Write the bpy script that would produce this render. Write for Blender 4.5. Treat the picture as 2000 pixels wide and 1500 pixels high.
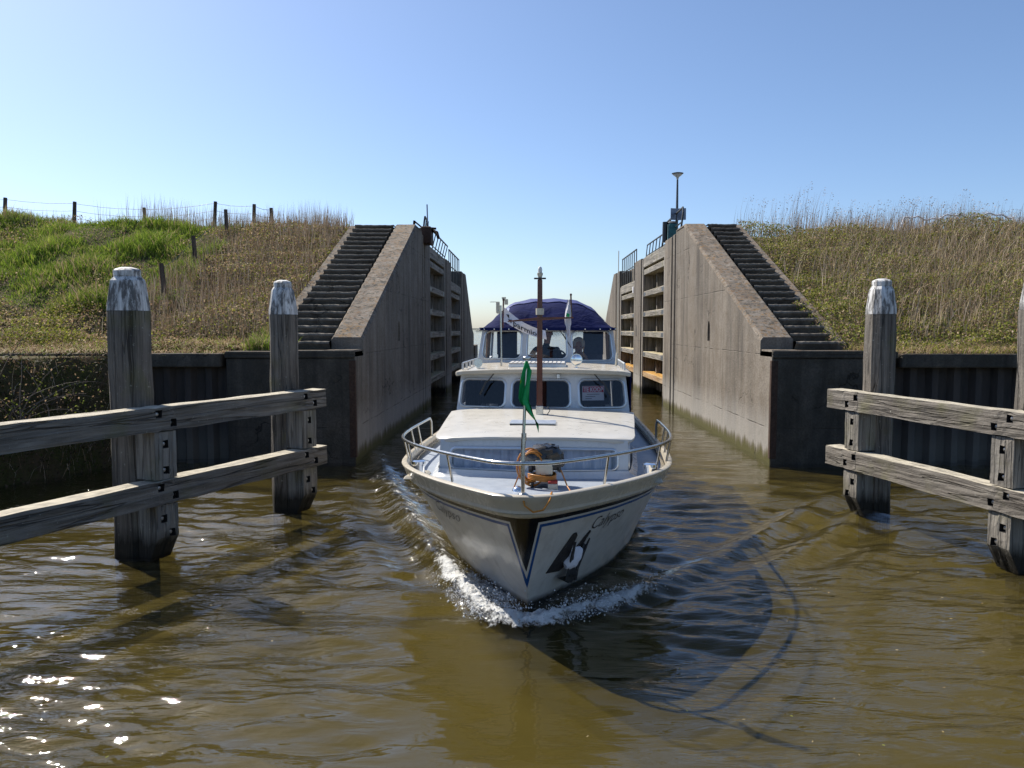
import bpy, bmesh, math, random
import numpy as np
from mathutils import Vector, Matrix
from mathutils.geometry import tessellate_polygon

for o in list(bpy.data.objects):
    bpy.data.objects.remove(o, do_unlink=True)
SC = bpy.context.scene
COL = SC.collection
R = math.radians
rng = random.Random(7)
nrg = np.random.default_rng(11)

# ------------------------------------------------------------------ camera
cd = bpy.data.cameras.new("camera")
cam = bpy.data.objects.new("camera", cd)
COL.objects.link(cam)
cd.lens = 27.0
cd.sensor_width = 36.0
cd.clip_start = 0.05
cd.clip_end = 20000
cam.location = (0, 0, 2.6)
cam.rotation_euler = (R(90 - 4.08), 0, R(1.107))
SC.camera = cam

# ------------------------------------------------------------------ sky and sun
SUN_AZ = 51.0      # degrees to the left of the lock's axis (+Y)
SUN_EL = 47.0
w = bpy.data.worlds.new("World")
SC.world = w
w.use_nodes = True
wn = w.node_tree
bg = wn.nodes["Background"]
sky = wn.nodes.new("ShaderNodeTexSky")
sky.sky_type = 'NISHITA'
sky.sun_disc = False
sky.sun_elevation = R(SUN_EL)
sky.sun_rotation = R(-SUN_AZ)
sky.altitude = 1500
sky.air_density = 1.0
sky.dust_density = 3.2
sky.ozone_density = 4.5
wn.links.new(sky.outputs[0], bg.inputs[0])
bg.inputs[1].default_value = 0.112
sd = bpy.data.lights.new("sun", 'SUN')
sd.energy = 5.0
sd.angle = R(0.53)
sd.color = (1.0, 0.94, 0.84)
sun = bpy.data.objects.new("sun", sd)
COL.objects.link(sun)
sdir = Vector((-math.sin(R(SUN_AZ)) * math.cos(R(SUN_EL)), math.cos(R(SUN_AZ)) * math.cos(R(SUN_EL)), math.sin(R(SUN_EL))))
sun.rotation_euler = sdir.to_track_quat('Z', 'Y').to_euler()
sun.location = (-30, 60, 50)
SC.view_settings.view_transform = 'Standard'
SC.view_settings.look = 'None'
SC.view_settings.gamma = 1.0
SC.view_settings.exposure = 0.55
SC.view_settings.use_curve_mapping = False
try:
    SC.cycles.max_bounces = 8
    SC.cycles.transparent_max_bounces = 16
    SC.cycles.caustics_reflective = False
    SC.cycles.caustics_refractive = False
except Exception:
    pass

# ------------------------------------------------------------------ helpers
def link(o, parent=None, label=None, cat=None, group=None, kind=None):
    COL.objects.link(o)
    if parent is not None:
        o.parent = parent
    if label: o["label"] = label
    if cat: o["category"] = cat
    if group: o["group"] = group
    if kind: o["kind"] = kind
    return o

def empty(name, loc=(0, 0, 0), rz=0.0, label=None, cat=None, group=None):
    o = bpy.data.objects.new(name, None)
    o.location = loc
    o.rotation_euler = (0, 0, rz)
    o.empty_display_size = 0.2
    return link(o, None, label, cat, group)

class MB:
    def __init__(s):
        s.v = []; s.f = []; s.m = []
    def add(s, vs, fs, mi=0):
        n = len(s.v)
        s.v += [tuple(p) for p in vs]
        s.f += [tuple(i + n for i in f) for f in fs]
        s.m += [mi] * len(fs)
        return s
    def box(s, x0, x1, y0, y1, z0, z1, mi=0):
        return s.add([(x0, y0, z0), (x1, y0, z0), (x1, y1, z0), (x0, y1, z0), (x0, y0, z1), (x1, y0, z1), (x1, y1, z1), (x0, y1, z1)],
                     [(0, 3, 2, 1), (4, 5, 6, 7), (0, 1, 5, 4), (1, 2, 6, 5), (2, 3, 7, 6), (3, 0, 4, 7)], mi)
    def hexa(s, pts, mi=0):
        return s.add(pts, [(0, 3, 2, 1), (4, 5, 6, 7), (0, 1, 5, 4), (1, 2, 6, 5), (2, 3, 7, 6), (3, 0, 4, 7)], mi)
    def bar(s, a, b, wd, ht, up=(0, 0, 1), mi=0):
        a = Vector(a); b = Vector(b); d = (b - a).normalized()
        side = d.cross(Vector(up))
        if side.length < 1e-4: side = d.cross(Vector((1, 0, 0)))
        side.normalize(); u = side.cross(d).normalized()
        sx = side * wd / 2; su = u * ht / 2
        p = [a - sx - su, a + sx - su, b + sx - su, b - sx - su, a - sx + su, a + sx + su, b + sx + su, b - sx + su]
        return s.hexa(p, mi)
    def tube(s, pts, r, n=8, mi=0, closed=False, caps=True):
        pts = [Vector(p) for p in pts]
        m = len(pts); rs = r if isinstance(r, (list, tuple)) else [r] * m
        rings = []; prev = None
        for i, p in enumerate(pts):
            if closed: t = pts[(i + 1) % m] - pts[i - 1]
            else: t = pts[min(i + 1, m - 1)] - pts[max(i - 1, 0)]
            t = t.normalized() if t.length > 1e-9 else Vector((0, 0, 1))
            if prev is None:
                a = Vector((0, 0, 1)) if abs(t.z) < .9 else Vector((1, 0, 0))
                nrm = (a - t * a.dot(t)).normalized()
            else:
                nrm = prev - t * prev.dot(t)
                nrm = nrm.normalized() if nrm.length > 1e-6 else t.orthogonal().normalized()
            prev = nrm; bn = t.cross(nrm)
            rings.append([p + (nrm * math.cos(2 * math.pi * k / n) + bn * math.sin(2 * math.pi * k / n)) * rs[i] for k in range(n)])
        vs = [q for rg in rings for q in rg]; fs = []
        for i in range(m if closed else m - 1):
            j = (i + 1) % m
            for k in range(n):
                k2 = (k + 1) % n
                fs.append((i * n + k, i * n + k2, j * n + k2, j * n + k))
        if caps and not closed:
            fs.append(tuple(range(n - 1, -1, -1))); fs.append(tuple((m - 1) * n + k for k in range(n)))
        return s.add(vs, fs, mi)
    def lathe(s, prof, n=16, c=(0, 0, 0), mi=0, mat=None):
        vs = []; fs = []
        for (r, z) in prof:
            for k in range(n):
                a = 2 * math.pi * k / n
                p = Vector((r * math.cos(a), r * math.sin(a), z))
                if mat is not None: p = mat @ p
                vs.append(p + Vector(c))
        for i in range(len(prof) - 1):
            for k in range(n):
                k2 = (k + 1) % n
                fs.append((i * n + k, i * n + k2, (i + 1) * n + k2, (i + 1) * n + k))
        fs.append(tuple(range(n - 1, -1, -1))); fs.append(tuple((len(prof) - 1) * n + k for k in range(n)))
        return s.add(vs, fs, mi)
    def poly(s, outer, holes, fmap, thick, mi=0):
        """extruded polygon with holes; fmap: 2D -> 3D front point; thick: 3D vector to the back"""
        loops = [outer] + list(holes)
        tris = tessellate_polygon([[Vector((p[0], p[1], 0)) for p in lp] for lp in loops])
        flat = [p for lp in loops for p in lp]; n = len(flat); T = Vector(thick)
        fr = [Vector(fmap(*p)) for p in flat]; bk = [p + T for p in fr]
        fs = [tuple(t) for t in tris] + [tuple(i + n for i in reversed(t)) for t in tris]
        off = 0
        for lp in loops:
            k = len(lp)
            for i in range(k):
                a = off + i; b = off + (i + 1) % k
                fs.append((a, b, b + n, a + n))
            off += k
        return s.add(fr + bk, fs, mi)
    def grid(s, rows, mi=0, close=False):
        nr = len(rows); nc = len(rows[0]); vs = [p for r in rows for p in r]; fs = []
        for i in range(nr - 1):
            for j in range(nc - (0 if close else 1)):
                j2 = (j + 1) % nc
                fs.append((i * nc + j, i * nc + j2, (i + 1) * nc + j2, (i + 1) * nc + j))
        return s.add(vs, fs, mi)
    def mesh(s, name, mats, smooth=False, bevel=0, seg=1, fix=True):
        me = bpy.data.meshes.new(name)
        me.from_pydata(s.v, [], s.f)
        mats = mats if isinstance(mats, (list, tuple)) else [mats]
        for m in mats: me.materials.append(m)
        if len(mats) > 1: me.polygons.foreach_set("material_index", s.m)
        if fix or bevel:
            bm = bmesh.new(); bm.from_mesh(me)
            bmesh.ops.remove_doubles(bm, verts=bm.verts, dist=1e-5)
            bmesh.ops.recalc_face_normals(bm, faces=bm.faces)
            if bevel:
                ed = [e for e in bm.edges if len(e.link_faces) == 2 and e.calc_face_angle(0) > .5]
                bmesh.ops.bevel(bm, geom=ed, offset=bevel, segments=seg, affect='EDGES', profile=.5, clamp_overlap=True)
            bm.to_mesh(me); bm.free()
        if smooth:
            me.shade_smooth()
            try: me.set_sharp_from_angle(angle=R(smooth if smooth > 1 else 40))
            except Exception: pass
        me.update()
        return me
    def obj(s, name, mats, parent=None, smooth=False, bevel=0, seg=1, fix=True, **k):
        o = bpy.data.objects.new(name, s.mesh(name, mats, smooth, bevel, seg, fix))
        return link(o, parent, **k)

def share(name, me, parent, mat4=None, **k):
    o = bpy.data.objects.new(name, me)
    if mat4 is not None: o.matrix_world = mat4
    link(o, parent, **k)
    return o

def rrect(x0, x1, y0, y1, r, n=5):
    out = []
    for (cx, cy, a0) in ((x1 - r, y1 - r, 0), (x0 + r, y1 - r, 90), (x0 + r, y0 + r, 180), (x1 - r, y0 + r, 270)):
        for k in range(n + 1):
            a = R(a0 + 90 * k / n)
            out.append((cx + r * math.cos(a), cy + r * math.sin(a)))
    return out

def lerp_table(t, x):
    if x <= t[0][0]: return t[0][1]
    for (a, b), (c, d) in zip(t, t[1:]):
        if x <= c: return b + (d - b) * (x - a) / (c - a)
    return t[-1][1]

# ------------------------------------------------------------------ materials
class MT:
    def __init__(s, name, base=(.5, .5, .5), rough=.6, metal=0, spec=None):
        s.mat = bpy.data.materials.new(name); s.mat.use_nodes = True
        s.nt = s.mat.node_tree; s.b = s.nt.nodes["Principled BSDF"]
        s.b.inputs["Base Color"].default_value = (*base, 1); s.b.inputs["Roughness"].default_value = rough
        s.b.inputs["Metallic"].default_value = metal
        if spec is not None: s.b.inputs["Specular IOR Level"].default_value = spec
        s._tc = None
    def n(s, t, **k):
        nd = s.nt.nodes.new(t)
        for a, b in k.items(): setattr(nd, a, b)
        return nd
    def l(s, a, b): s.nt.links.new(a, b)
    def coord(s, kind="Object"):
        if s._tc is None: s._tc = s.n("ShaderNodeTexCoord")
        return s._tc.outputs[kind]
    def pos(s): return s.n("ShaderNodeNewGeometry").outputs["Position"]
    def map(s, vec, scale=(1, 1, 1), loc=(0, 0, 0), rot=(0, 0, 0)):
        m = s.n("ShaderNodeMapping"); s.l(vec, m.inputs[0])
        m.inputs["Scale"].default_value = scale; m.inputs["Location"].default_value = loc; m.inputs["Rotation"].default_value = rot
        return m.outputs[0]
    def noise(s, vec, scale=5, detail=4, rough=.55, dist=0):
        m = s.n("ShaderNodeTexNoise"); s.l(vec, m.inputs["Vector"])
        m.inputs["Scale"].default_value = scale; m.inputs["Detail"].default_value = detail
        m.inputs["Roughness"].default_value = rough; m.inputs["Distortion"].default_value = dist
        return m.outputs[0]
    def ramp(s, fac, stops, inter='LINEAR'):
        m = s.n("ShaderNodeValToRGB"); s.l(fac, m.inputs[0]); cr = m.color_ramp; cr.interpolation = inter
        while len(cr.elements) < len(stops): cr.elements.new(.5)
        for e, (p, c) in zip(cr.elements, stops):
            e.position = p; e.color = (*c, 1) if isinstance(c, (tuple, list)) else (c, c, c, 1)
        return m.outputs[0]
    def mix(s, fac, a, b, mode='MIX'):
        m = s.n("ShaderNodeMix"); m.data_type = 'RGBA'; m.blend_type = mode
        for sock, val in ((m.inputs[0], fac), (m.inputs[6], a), (m.inputs[7], b)):
            if isinstance(val, (int, float)): sock.default_value = val
            elif isinstance(val, (tuple, list)): sock.default_value = (*val, 1)
            else: s.l(val, sock)
        return m.outputs[2]
    def math(s, op, a, b=None, c=None, clamp=False):
        m = s.n("ShaderNodeMath"); m.operation = op; m.use_clamp = clamp
        for i, v in enumerate((a, b, c)):
            if v is None: continue
            if isinstance(v, (int, float)): m.inputs[i].default_value = v
            else: s.l(v, m.inputs[i])
        return m.outputs[0]
    def sep(s, vec):
        m = s.n("ShaderNodeSeparateXYZ"); s.l(vec, m.inputs[0]); return m.outputs
    def up(s, lo=.4, hi=.8):
        z = s.sep(s.n("ShaderNodeNewGeometry").outputs["Normal"])[2]
        m = s.n("ShaderNodeMapRange"); s.l(z, m.inputs[0]); m.inputs[1].default_value = lo; m.inputs[2].default_value = hi
        return m.outputs[0]
    def rng(s, v, a, b, c=0, d=1):
        m = s.n("ShaderNodeMapRange"); s.l(v, m.inputs[0])
        for i, q in enumerate((a, b, c, d)): m.inputs[i + 1].default_value = q
        return m.outputs[0]
    def color(s, c): s.l(c, s.b.inputs["Base Color"])
    def bump(s, h, strength=.4, dist=.02, prev=None):
        m = s.n("ShaderNodeBump"); s.l(h, m.inputs["Height"]); m.inputs["Strength"].default_value = strength; m.inputs["Distance"].default_value = dist
        if prev is not None: s.l(prev, m.inputs["Normal"])
        s.l(m.outputs[0], s.b.inputs["Normal"]); return m.outputs[0]

def concrete(name, a, b, dark, lichen=0.0, water=False, stain_shade=0.0):
    m = MT(name, a, .9, spec=.25); p = m.pos()
    big = m.noise(m.map(p, (.55, .55, .35)), 1.0, 5)
    streak = m.noise(m.map(p, (1.5, 1.5, .13)), 1.0, 5, .62, 1.4)
    fine = m.noise(p, 26, 6, .7)
    c = m.mix(m.ramp(big, [(.3, 0), (.7, 1)]), a, b)
    mot = m.noise(p, 1.7, 6, .7, .4)
    c = m.mix(m.ramp(mot, [(.42, 0), (.62, .7)]), c, tuple(.5 * (u + v) * t for u, v, t in zip(a, dark, (1.02, .95, .86))))
    c = m.mix(m.math('MULTIPLY', m.ramp(streak, [(.42, 0), (.66, .85)]), m.ramp(big, [(.3, .35), (.6, 1)])), c, dark)
    pale = m.noise(m.map(p, (2.0, 2.0, .10), (9, 4, 2)), 1.0, 5, .65, 1.2)
    c = m.mix(m.ramp(pale, [(.56, 0), (.72, .45)]), c, tuple(min(1, q * 1.5) for q in a))
    c = m.mix(m.ramp(fine, [(.3, .55), (.65, 0)]), c, tuple(q * .45 for q in dark))
    if stain_shade:
        z = m.sep(p)[2]
        dn = m.noise(p, 2.3, 5)
        f = m.math('MULTIPLY', m.ramp(dn, [(.35, .2), (.6, 1)]), stain_shade)
        c = m.mix(f, c, (.016, .018, .014))  # near-black blotches for stains and painted shade
    if water:
        z = m.sep(p)[2]
        zz = m.math('ADD', z, m.math('MULTIPLY', m.noise(m.map(p, (3, 3, .4)), 1.5, 4), .5))
        c = m.mix(m.ramp(m.rng(zz, .2, 1.4), [(0, 0), (.18, .0), (.3, .5), (.55, .42), (1, 0)]), c, (.40, .39, .37))
        c = m.mix(m.rng(zz, .52, .34), c, (.075, .07, .022))
    if lichen:
        up = m.up(.25, .7)
        l1 = m.noise(p, 5.5, 5, .65); l2 = m.noise(p, 14, 4, .7)
        f = m.math('MULTIPLY', m.math('MULTIPLY', m.ramp(l1, [(.42, 0), (.56, 1)]), m.ramp(l2, [(.45, 0), (.55, 1)])), up)
        lc = m.mix(m.ramp(m.noise(p, 1.2, 3), [(.35, 0), (.65, 1)]), (.10, .055, .03), (.22, .12, .035))
        c = m.mix(m.math('MULTIPLY', f, lichen), c, lc)
        f2 = m.math('MULTIPLY', m.ramp(m.noise(p, 9, 5, .7), [(.52, 0), (.6, .8)]), up)
        c = m.mix(f2, c, (.03, .03, .025))
    vo = m.n("ShaderNodeTexVoronoi"); vo.feature = 'DISTANCE_TO_EDGE'; vo.inputs["Scale"].default_value = .55
    wv = m.n("ShaderNodeVectorMath"); wv.operation = 'ADD'; m.l(p, wv.inputs[0]); wn_ = m.n("ShaderNodeTexNoise"); m.l(p, wn_.inputs["Vector"]); wn_.inputs["Scale"].default_value = 2.2; wn_.inputs["Detail"].default_value = 5
    m.l(wn_.outputs["Color"], wv.inputs[1]); m.l(wv.outputs[0], vo.inputs["Vector"])
    crack = m.math('MULTIPLY', m.rng(vo.outputs[0], .012, .003), m.ramp(m.noise(p, .8, 2), [(.5, 0), (.6, .8)]))
    c = m.mix(crack, c, tuple(q * .35 for q in dark))
    zj = m.math('FRACT', m.math('DIVIDE', m.math('ADD', m.sep(p)[2], m.math('MULTIPLY', m.noise(p, 1.1, 3), .05)), 1.42))
    joint = m.math('MULTIPLY', m.rng(m.math('ABSOLUTE', m.math('SUBTRACT', zj, .5)), .012, .003), m.ramp(m.noise(p, 2.4, 4), [(.4, 0), (.6, .75)]))
    c = m.mix(joint, c, dark)
    m.color(c)
    m.bump(m.math('SUBTRACT', m.math('ADD', fine, m.math('MULTIPLY', mot, .8)), m.math('MULTIPLY', m.math('ADD', crack, joint), .8)), .7, .02)
    return m.mat

M_conc = concrete("lock_concrete", (.28, .243, .20), (.215, .187, .156), (.075, .065, .055), lichen=.7, water=True)
M_block = concrete("shaded_stained_concrete", (.15, .13, .108), (.115, .10, .085), (.04, .036, .031), lichen=.4, stain_shade=.5)  # quay concrete: dark colour holds front-face shade as well as algae stains
M_step = concrete("step_concrete", (.26, .24, .21), (.20, .185, .165), (.085, .078, .07), lichen=.3)

def timber(name, a, b, dark, axis='z', top=None, green=True, water=True):
    m = MT(name, a, .85, spec=.3); o = m.coord("Object")
    sc = {'z': (16, 16, .7), 'x': (.7, 16, 16)}[axis]
    oi = m.n("ShaderNodeObjectInfo").outputs["Random"]
    off = m.n("ShaderNodeVectorMath"); off.operation = 'ADD'; m.l(o, off.inputs[0])
    cx = m.n("ShaderNodeCombineXYZ"); m.l(m.math('MULTIPLY', oi, 37), cx.inputs[0]); m.l(m.math('MULTIPLY', oi, 61), cx.inputs[2]); m.l(cx.outputs[0], off.inputs[1])
    o = off.outputs[0]
    gr = m.noise(m.map(o, sc), 1.0, 7, .68, .6); big = m.noise(o, 2.2, 4)
    c = m.mix(m.ramp(big, [(.3, 0), (.7, 1)]), a, b)
    c = m.mix(m.ramp(gr, [(.4, 0), (.62, .75)]), c, dark)
    ck = m.noise(m.map(o, tuple(q * .45 for q in sc)), 1.0, 3, .5, .3)
    ckm = m.rng(m.math('ABSOLUTE', m.math('SUBTRACT', ck, .5)), .016, .004)
    c = m.mix(m.math('MULTIPLY', ckm, .5), c, tuple(q * .3 for q in dark))
    sp = m.noise(o, 23, 3, .6)
    c = m.mix(m.ramp(sp, [(.66, 0), (.72, .55)]), c, (.42, .42, .36))
    if green:
        c = m.mix(m.ramp(m.noise(o, 1.7, 4), [(.55, 0), (.72, .45)]), c, (.12, .12, .03))
    if top:
        f = m.math('MULTIPLY', m.up(.5, .9), m.ramp(m.noise(o, 7, 5), [(.25, .35), (.6, 1)]))
        c = m.mix(f, c, top)
    if water:
        z = m.sep(m.pos())[2]
        z = m.math('ADD', z, m.math('MULTIPLY', m.noise(m.map(m.pos(), (5, 5, .6)), 2, 3), .3))
        c = m.mix(m.rng(z, .48, .30), c, (.018, .016, .012))
    m.color(c)
    m.bump(m.math('SUBTRACT', m.math('ADD', gr, m.math('MULTIPLY', sp, .3)), ckm), .9, .03)
    return m.mat

M_pile = timber("weathered_pile", (.23, .205, .175), (.15, .13, .11), (.04, .034, .029), 'z')
M_beam = timber("weathered_beam", (.19, .165, .14), (.27, .245, .21), (.05, .042, .034), 'x', top=(.50, .45, .35))
M_gate = timber("gate_timber", (.27, .25, .22), (.36, .325, .275), (.09, .08, .066), 'x', top=(.45, .38, .22))
M_plank = timber("gate_plank", (.17, .155, .135), (.23, .205, .175), (.05, .045, .04), 'z')
M_gpost = timber("gate_post_timber", (.30, .27, .235), (.36, .32, .275), (.12, .105, .09), 'z')
M_fpost = timber("fence_post_timber", (.12, .09, .07), (.16, .12, .09), (.05, .035, .03), 'z', water=False, green=False)

m = MT("peeling_white_paint", (.7, .7, .68), .7); o = m.coord()
f = m.noise(m.map(o, (9, 9, 2.2)), 1, 6, .7); f2 = m.noise(m.map(o, (20, 20, .8)), 1, 5, .7)
m.color(m.mix(m.ramp(f, [(.47, 0), (.55, .9)]), m.mix(m.ramp(f2, [(.4, 0), (.62, .8)]), (.72, .71, .69), (.28, .27, .26)), (.07, .065, .06)))
m.bump(f, .6, .02); M_cap = m.mat

def plain(name, c, rough=.5, metal=0, var=.25, scale=6, spec=None, bump=0):
    m = MT(name, c, rough, metal, spec); o = m.coord()
    f = m.noise(o, scale, 5, .65)
    m.color(m.mix(m.ramp(f, [(.3, 0), (.72, 1)]), c, tuple(q * (1 - var) for q in c)))
    r = m.noise(o, scale * 3, 3)
    rr = m.rng(r, .3, .7, max(.02, rough * .8), min(1, rough * 1.25)); m.l(rr, m.b.inputs["Roughness"])
    if bump: m.bump(f, bump, .01)
    return m.mat

M_white = plain("boat_white_paint", (.54, .565, .59), .28, var=.10, scale=3)
M_cream = plain("boat_cream_paint", (.52, .465, .37), .25, var=.12, scale=4)
M_roof = plain("cream_deckhouse_roof", (.52, .495, .44), .32, var=.10, scale=2.5)
M_deck = plain("grey_deck_paint", (.30, .335, .385), .5, var=.14, scale=3, bump=.05)
M_steel = plain("stainless_steel", (.62, .61, .58), .22, 1.0, var=.3, scale=9)
M_chrome = plain("chrome", (.85, .85, .85), .08, 1.0, var=.05)
M_alu = plain("aluminium_frame", (.62, .66, .70), .35, .6, var=.1)
M_rubber = plain("black_rubber", (.02, .02, .022), .55)
M_black = plain("black_plastic", (.015, .015, .018), .35)
M_blackiron = plain("black_painted_iron", (.016, .02, .022), .5)
M_galv = plain("galvanised_iron", (.10, .105, .115), .5, .5, var=.4, scale=12)
M_anchor = plain("anchor_iron", (.055, .058, .062), .55, .4, var=.5, scale=14)
M_pocket = plain("anchor_plate_black", (.022, .02, .02), .6, var=.4)
M_rust = plain("rusted_iron", (.075, .04, .026), .85, .2, var=.6, scale=9, bump=.4)
M_rustbolt = plain("worn_bolt_steel", (.45, .44, .42), .45, .8, var=.4, scale=20)
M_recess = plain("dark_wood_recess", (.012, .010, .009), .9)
M_mahog = plain("varnished_mahogany", (.12, .034, .020), .22, var=.45, scale=11)
M_rope = plain("orange_rope", (.55, .22, .03), .8, var=.4, scale=40)
M_orange = plain("orange_hose", (.50, .20, .035), .45, var=.25, scale=20)
M_plast = plain("old_white_plastic", (.60, .56, .45), .5, var=.25, scale=10)
M_bag = plain("black_tarp", (.018, .018, .02), .25, var=.3, scale=10)
M_red = plain("red_plastic", (.4, .03, .02), .5)
M_teal = plain("teal_machine_paint", (.02, .13, .14), .5, var=.4)
M_signback = plain("grey_sign_metal", (.22, .26, .33), .5, .3, var=.2)
M_curtain = plain("blue_grey_curtain", (.42, .47, .60), .9, var=.2, scale=9)
M_browncurtain = plain("brown_curtain", (.32, .19, .10), .9, var=.4, scale=9)
M_inside = plain("dark_interior", (.030, .028, .028), .8)
M_navy = plain("navy_panel", (.02, .028, .06), .7)
M_teak = plain("bleached_teak", (.55, .53, .50), .7, var=.25, scale=14)
M_skin = plain("skin", (.48, .26, .18), .55, var=.15)
M_hair = plain("grey_hair", (.66, .60, .54), .75, var=.4, scale=40)
M_darkhair = plain("dark_cap", (.02, .02, .022), .8)
M_shirt = plain("dark_pullover", (.022, .021, .026), .9, var=.3, scale=20)
M_top = plain("black_top", (.015, .015, .018), .9, var=.3, scale=20)
M_jeans = plain("dark_trousers", (.02, .025, .05), .9)
M_twig = plain("bare_twig_bark", (.20, .15, .11), .8, var=.4, scale=20)
M_wire = plain("fence_wire", (.16, .155, .15), .6, .5)
M_signwhite = plain("sign_white", (.62, .60, .62), .5, var=.06)
M_signred = plain("sign_dark_red", (.42, .02, .07), .5, var=.1)
M_ink = plain("black_ink", (.012, .012, .016), .6)
M_lens = plain("lamp_glass_white", (.75, .74, .70), .15, var=.05)
M_flagw = plain("white_flag_cloth", (.72, .70, .74), .85, var=.08)

m = MT("green_flag_cloth", (.02, .33, .08), .8); o = m.coord()
m.color(m.mix(m.ramp(m.noise(m.map(o, (14, 14, 5)), 1, 2), [(.56, 0), (.62, 1)]), (.008, .36, .095), (.26, .45, .02)))
m.b.inputs["Transmission Weight"].default_value = 0; M_flagg = m.mat
m = MT("blue_canvas", (.018, .026, .12), .85, spec=.12); o = m.coord()
f = m.noise(m.map(o, (2, 2, 5)), 2.0, 5, .6, .6)
m.color(m.mix(m.ramp(f, [(.3, 0), (.7, 1)]), (.007, .013, .075), (.004, .008, .048))); m.bump(f, .5, .06); M_canvas = m.mat

def glass(name, tint, ior=1.5):
    m = MT(name); m.nt.nodes.remove(m.b)
    ge = m.n("ShaderNodeNewGeometry"); dt = m.n("ShaderNodeVectorMath"); dt.operation = 'DOT_PRODUCT'; m.l(ge.outputs["Incoming"], dt.inputs[0]); m.l(ge.outputs["Normal"], dt.inputs[1])
    sch = m.math('ADD', .06, m.math('MULTIPLY', .94, m.math('POWER', m.math('SUBTRACT', 1.0, m.math('ABSOLUTE', dt.outputs["Value"]), clamp=True), 5)))
    t = m.n("ShaderNodeBsdfTransparent"); t.inputs[0].default_value = (*tint, 1)
    g = m.n("ShaderNodeBsdfGlossy"); g.inputs["Roughness"].default_value = .02
    mx = m.n("ShaderNodeMixShader"); m.l(sch, mx.inputs[0]); m.l(t.outputs[0], mx.inputs[1]); m.l(g.outputs[0], mx.inputs[2])
    m.l(mx.outputs[0], m.nt.nodes["Material Output"].inputs[0]); return m.mat
M_glass = glass("clear_window_glass", (.88, .90, .92))
M_tint = glass("tinted_window_glass", (.68, .70, .74))

# hull paint: pale hull, black band with V at the stem, white and blue pin lines (UV: arc from stem, height)
m = MT("hull_paint", (.58, .55, .51), .22); uv = m.n("ShaderNodeUVMap"); s3 = m.sep(uv.outputs[0]); U_, V_ = s3[0], s3[1]
f1 = m.math('SUBTRACT', V_, .905)
f2 = m.math('MULTIPLY', m.math('SUBTRACT', m.math('MULTIPLY', m.math('SUBTRACT', V_, .42), .27), U_), .965)
ff = m.math('MAXIMUM', f1, f2)
o = m.coord(); g1 = m.noise(o, 5, 6, .7); g2 = m.noise(m.map(o, (7, 7, .8)), 1, 5, .65)
base = m.mix(m.ramp(g1, [(.35, 0), (.7, 1)]), (.68, .645, .59), (.58, .54, .49))
base = m.mix(m.ramp(g2, [(.52, 0), (.75, .5)]), base, (.36, .32, .27))
base = m.mix(m.rng(m.math('ADD', V_, m.math('MULTIPLY', g1, .12)), .17, .09), base, (.05, .05, .045))
st = m.ramp(m.rng(ff, -.1, .1), [(0, 0), (.5, 1)], 'CONSTANT')
blk = m.math('GREATER_THAN', ff, 0); wht = m.math('GREATER_THAN', ff, -.020); blu = m.math('GREATER_THAN', ff, -.048)
c = m.mix(blu, base, (.018, .075, .24)); c = m.mix(wht, c, (.60, .57, .52)); c = m.mix(blk, c, (.008, .008, .010)); m.color(c)
m.bump(m.noise(o, 1.5, 2), .25, .06); M_hull = m.mat

# plants: colour from the mesh attribute "Col"
def leafmat(name, trans=.35):
    m = MT(name, (.1, .1, .05), .7, spec=.25); a = m.n("ShaderNodeAttribute"); a.attribute_name = "Col"
    m.color(a.outputs["Color"])
    tr = m.n("ShaderNodeBsdfTranslucent"); m.l(a.outputs["Color"], tr.inputs[0])
    mx = m.n("ShaderNodeMixShader"); mx.inputs[0].default_value = trans
    m.l(m.b.outputs[0], mx.inputs[1]); m.l(tr.outputs[0], mx.inputs[2]); m.l(mx.outputs[0], m.nt.nodes["Material Output"].inputs[0])
    return m.mat
M_leaf = leafmat("plant_leaf", .4)
M_stalk = leafmat("dry_stalk", .2)
m = MT("dike_soil", (.06, .05, .03), .95, spec=.1); p = m.pos()
m.color(m.mix(m.ramp(m.noise(p, 2.2, 6, .65), [(.35, 0), (.65, 1)]), (.055, .06, .018), (.09, .065, .038))); m.bump(m.noise(p, 9, 6), .8, .08); M_soil = m.mat
m = MT("far_shore_green", (.05, .06, .05), .9); p = m.pos()
m.color(m.mix(m.noise(p, .05, 4), (.055, .07, .06), (.09, .085, .07))); M_far = m.mat

# water: rippled clear surface, silt-laden layers below it
m = MT("canal_water", (.78, .78, .76), .5); p = m.pos(); a = m.n("ShaderNodeAttribute"); a.attribute_name = "foam"; fo = a.outputs["Fac"]
fn = m.noise(p, 17, 8, .74, .5); fn2 = m.noise(p, 5.0, 4)
fth = m.math('ADD', m.math('MULTIPLY', m.rng(fn, .25, .75), .72), m.math('MULTIPLY', m.rng(fn2, .3, .7), .30))
fm = m.rng(m.math('SUBTRACT', m.math('ADD', fth, fo), 1.0), -.02, .12)
fm = m.math('MULTIPLY', fm, m.math('GREATER_THAN', fo, .02))
n1 = m.noise(m.map(p, (1.5, 5.5, 1), rot=(0, 0, .10)), 1.0, 3, .5, .7)
n2 = m.noise(m.map(p, (5.0, 15, 1), rot=(0, 0, -.12)), 1.0, 3, .5, .7)
patch = m.ramp(m.noise(m.map(p, (.35, .5, 1), (3.1, 1.7, 0)), 1.0, 3), [(.34, .35), (.60, 1)])
ca = m.n('ShaderNodeAttribute'); ca.attribute_name = 'calm'; patch = m.math('MULTIPLY', patch, m.math('SUBTRACT', 1.0, m.math('MULTIPLY', ca.outputs['Fac'], .85)))
h = m.math('MULTIPLY', m.math('ADD', m.math('MULTIPLY', n1, .034), m.math('MULTIPLY', n2, .010)), patch)
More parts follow.
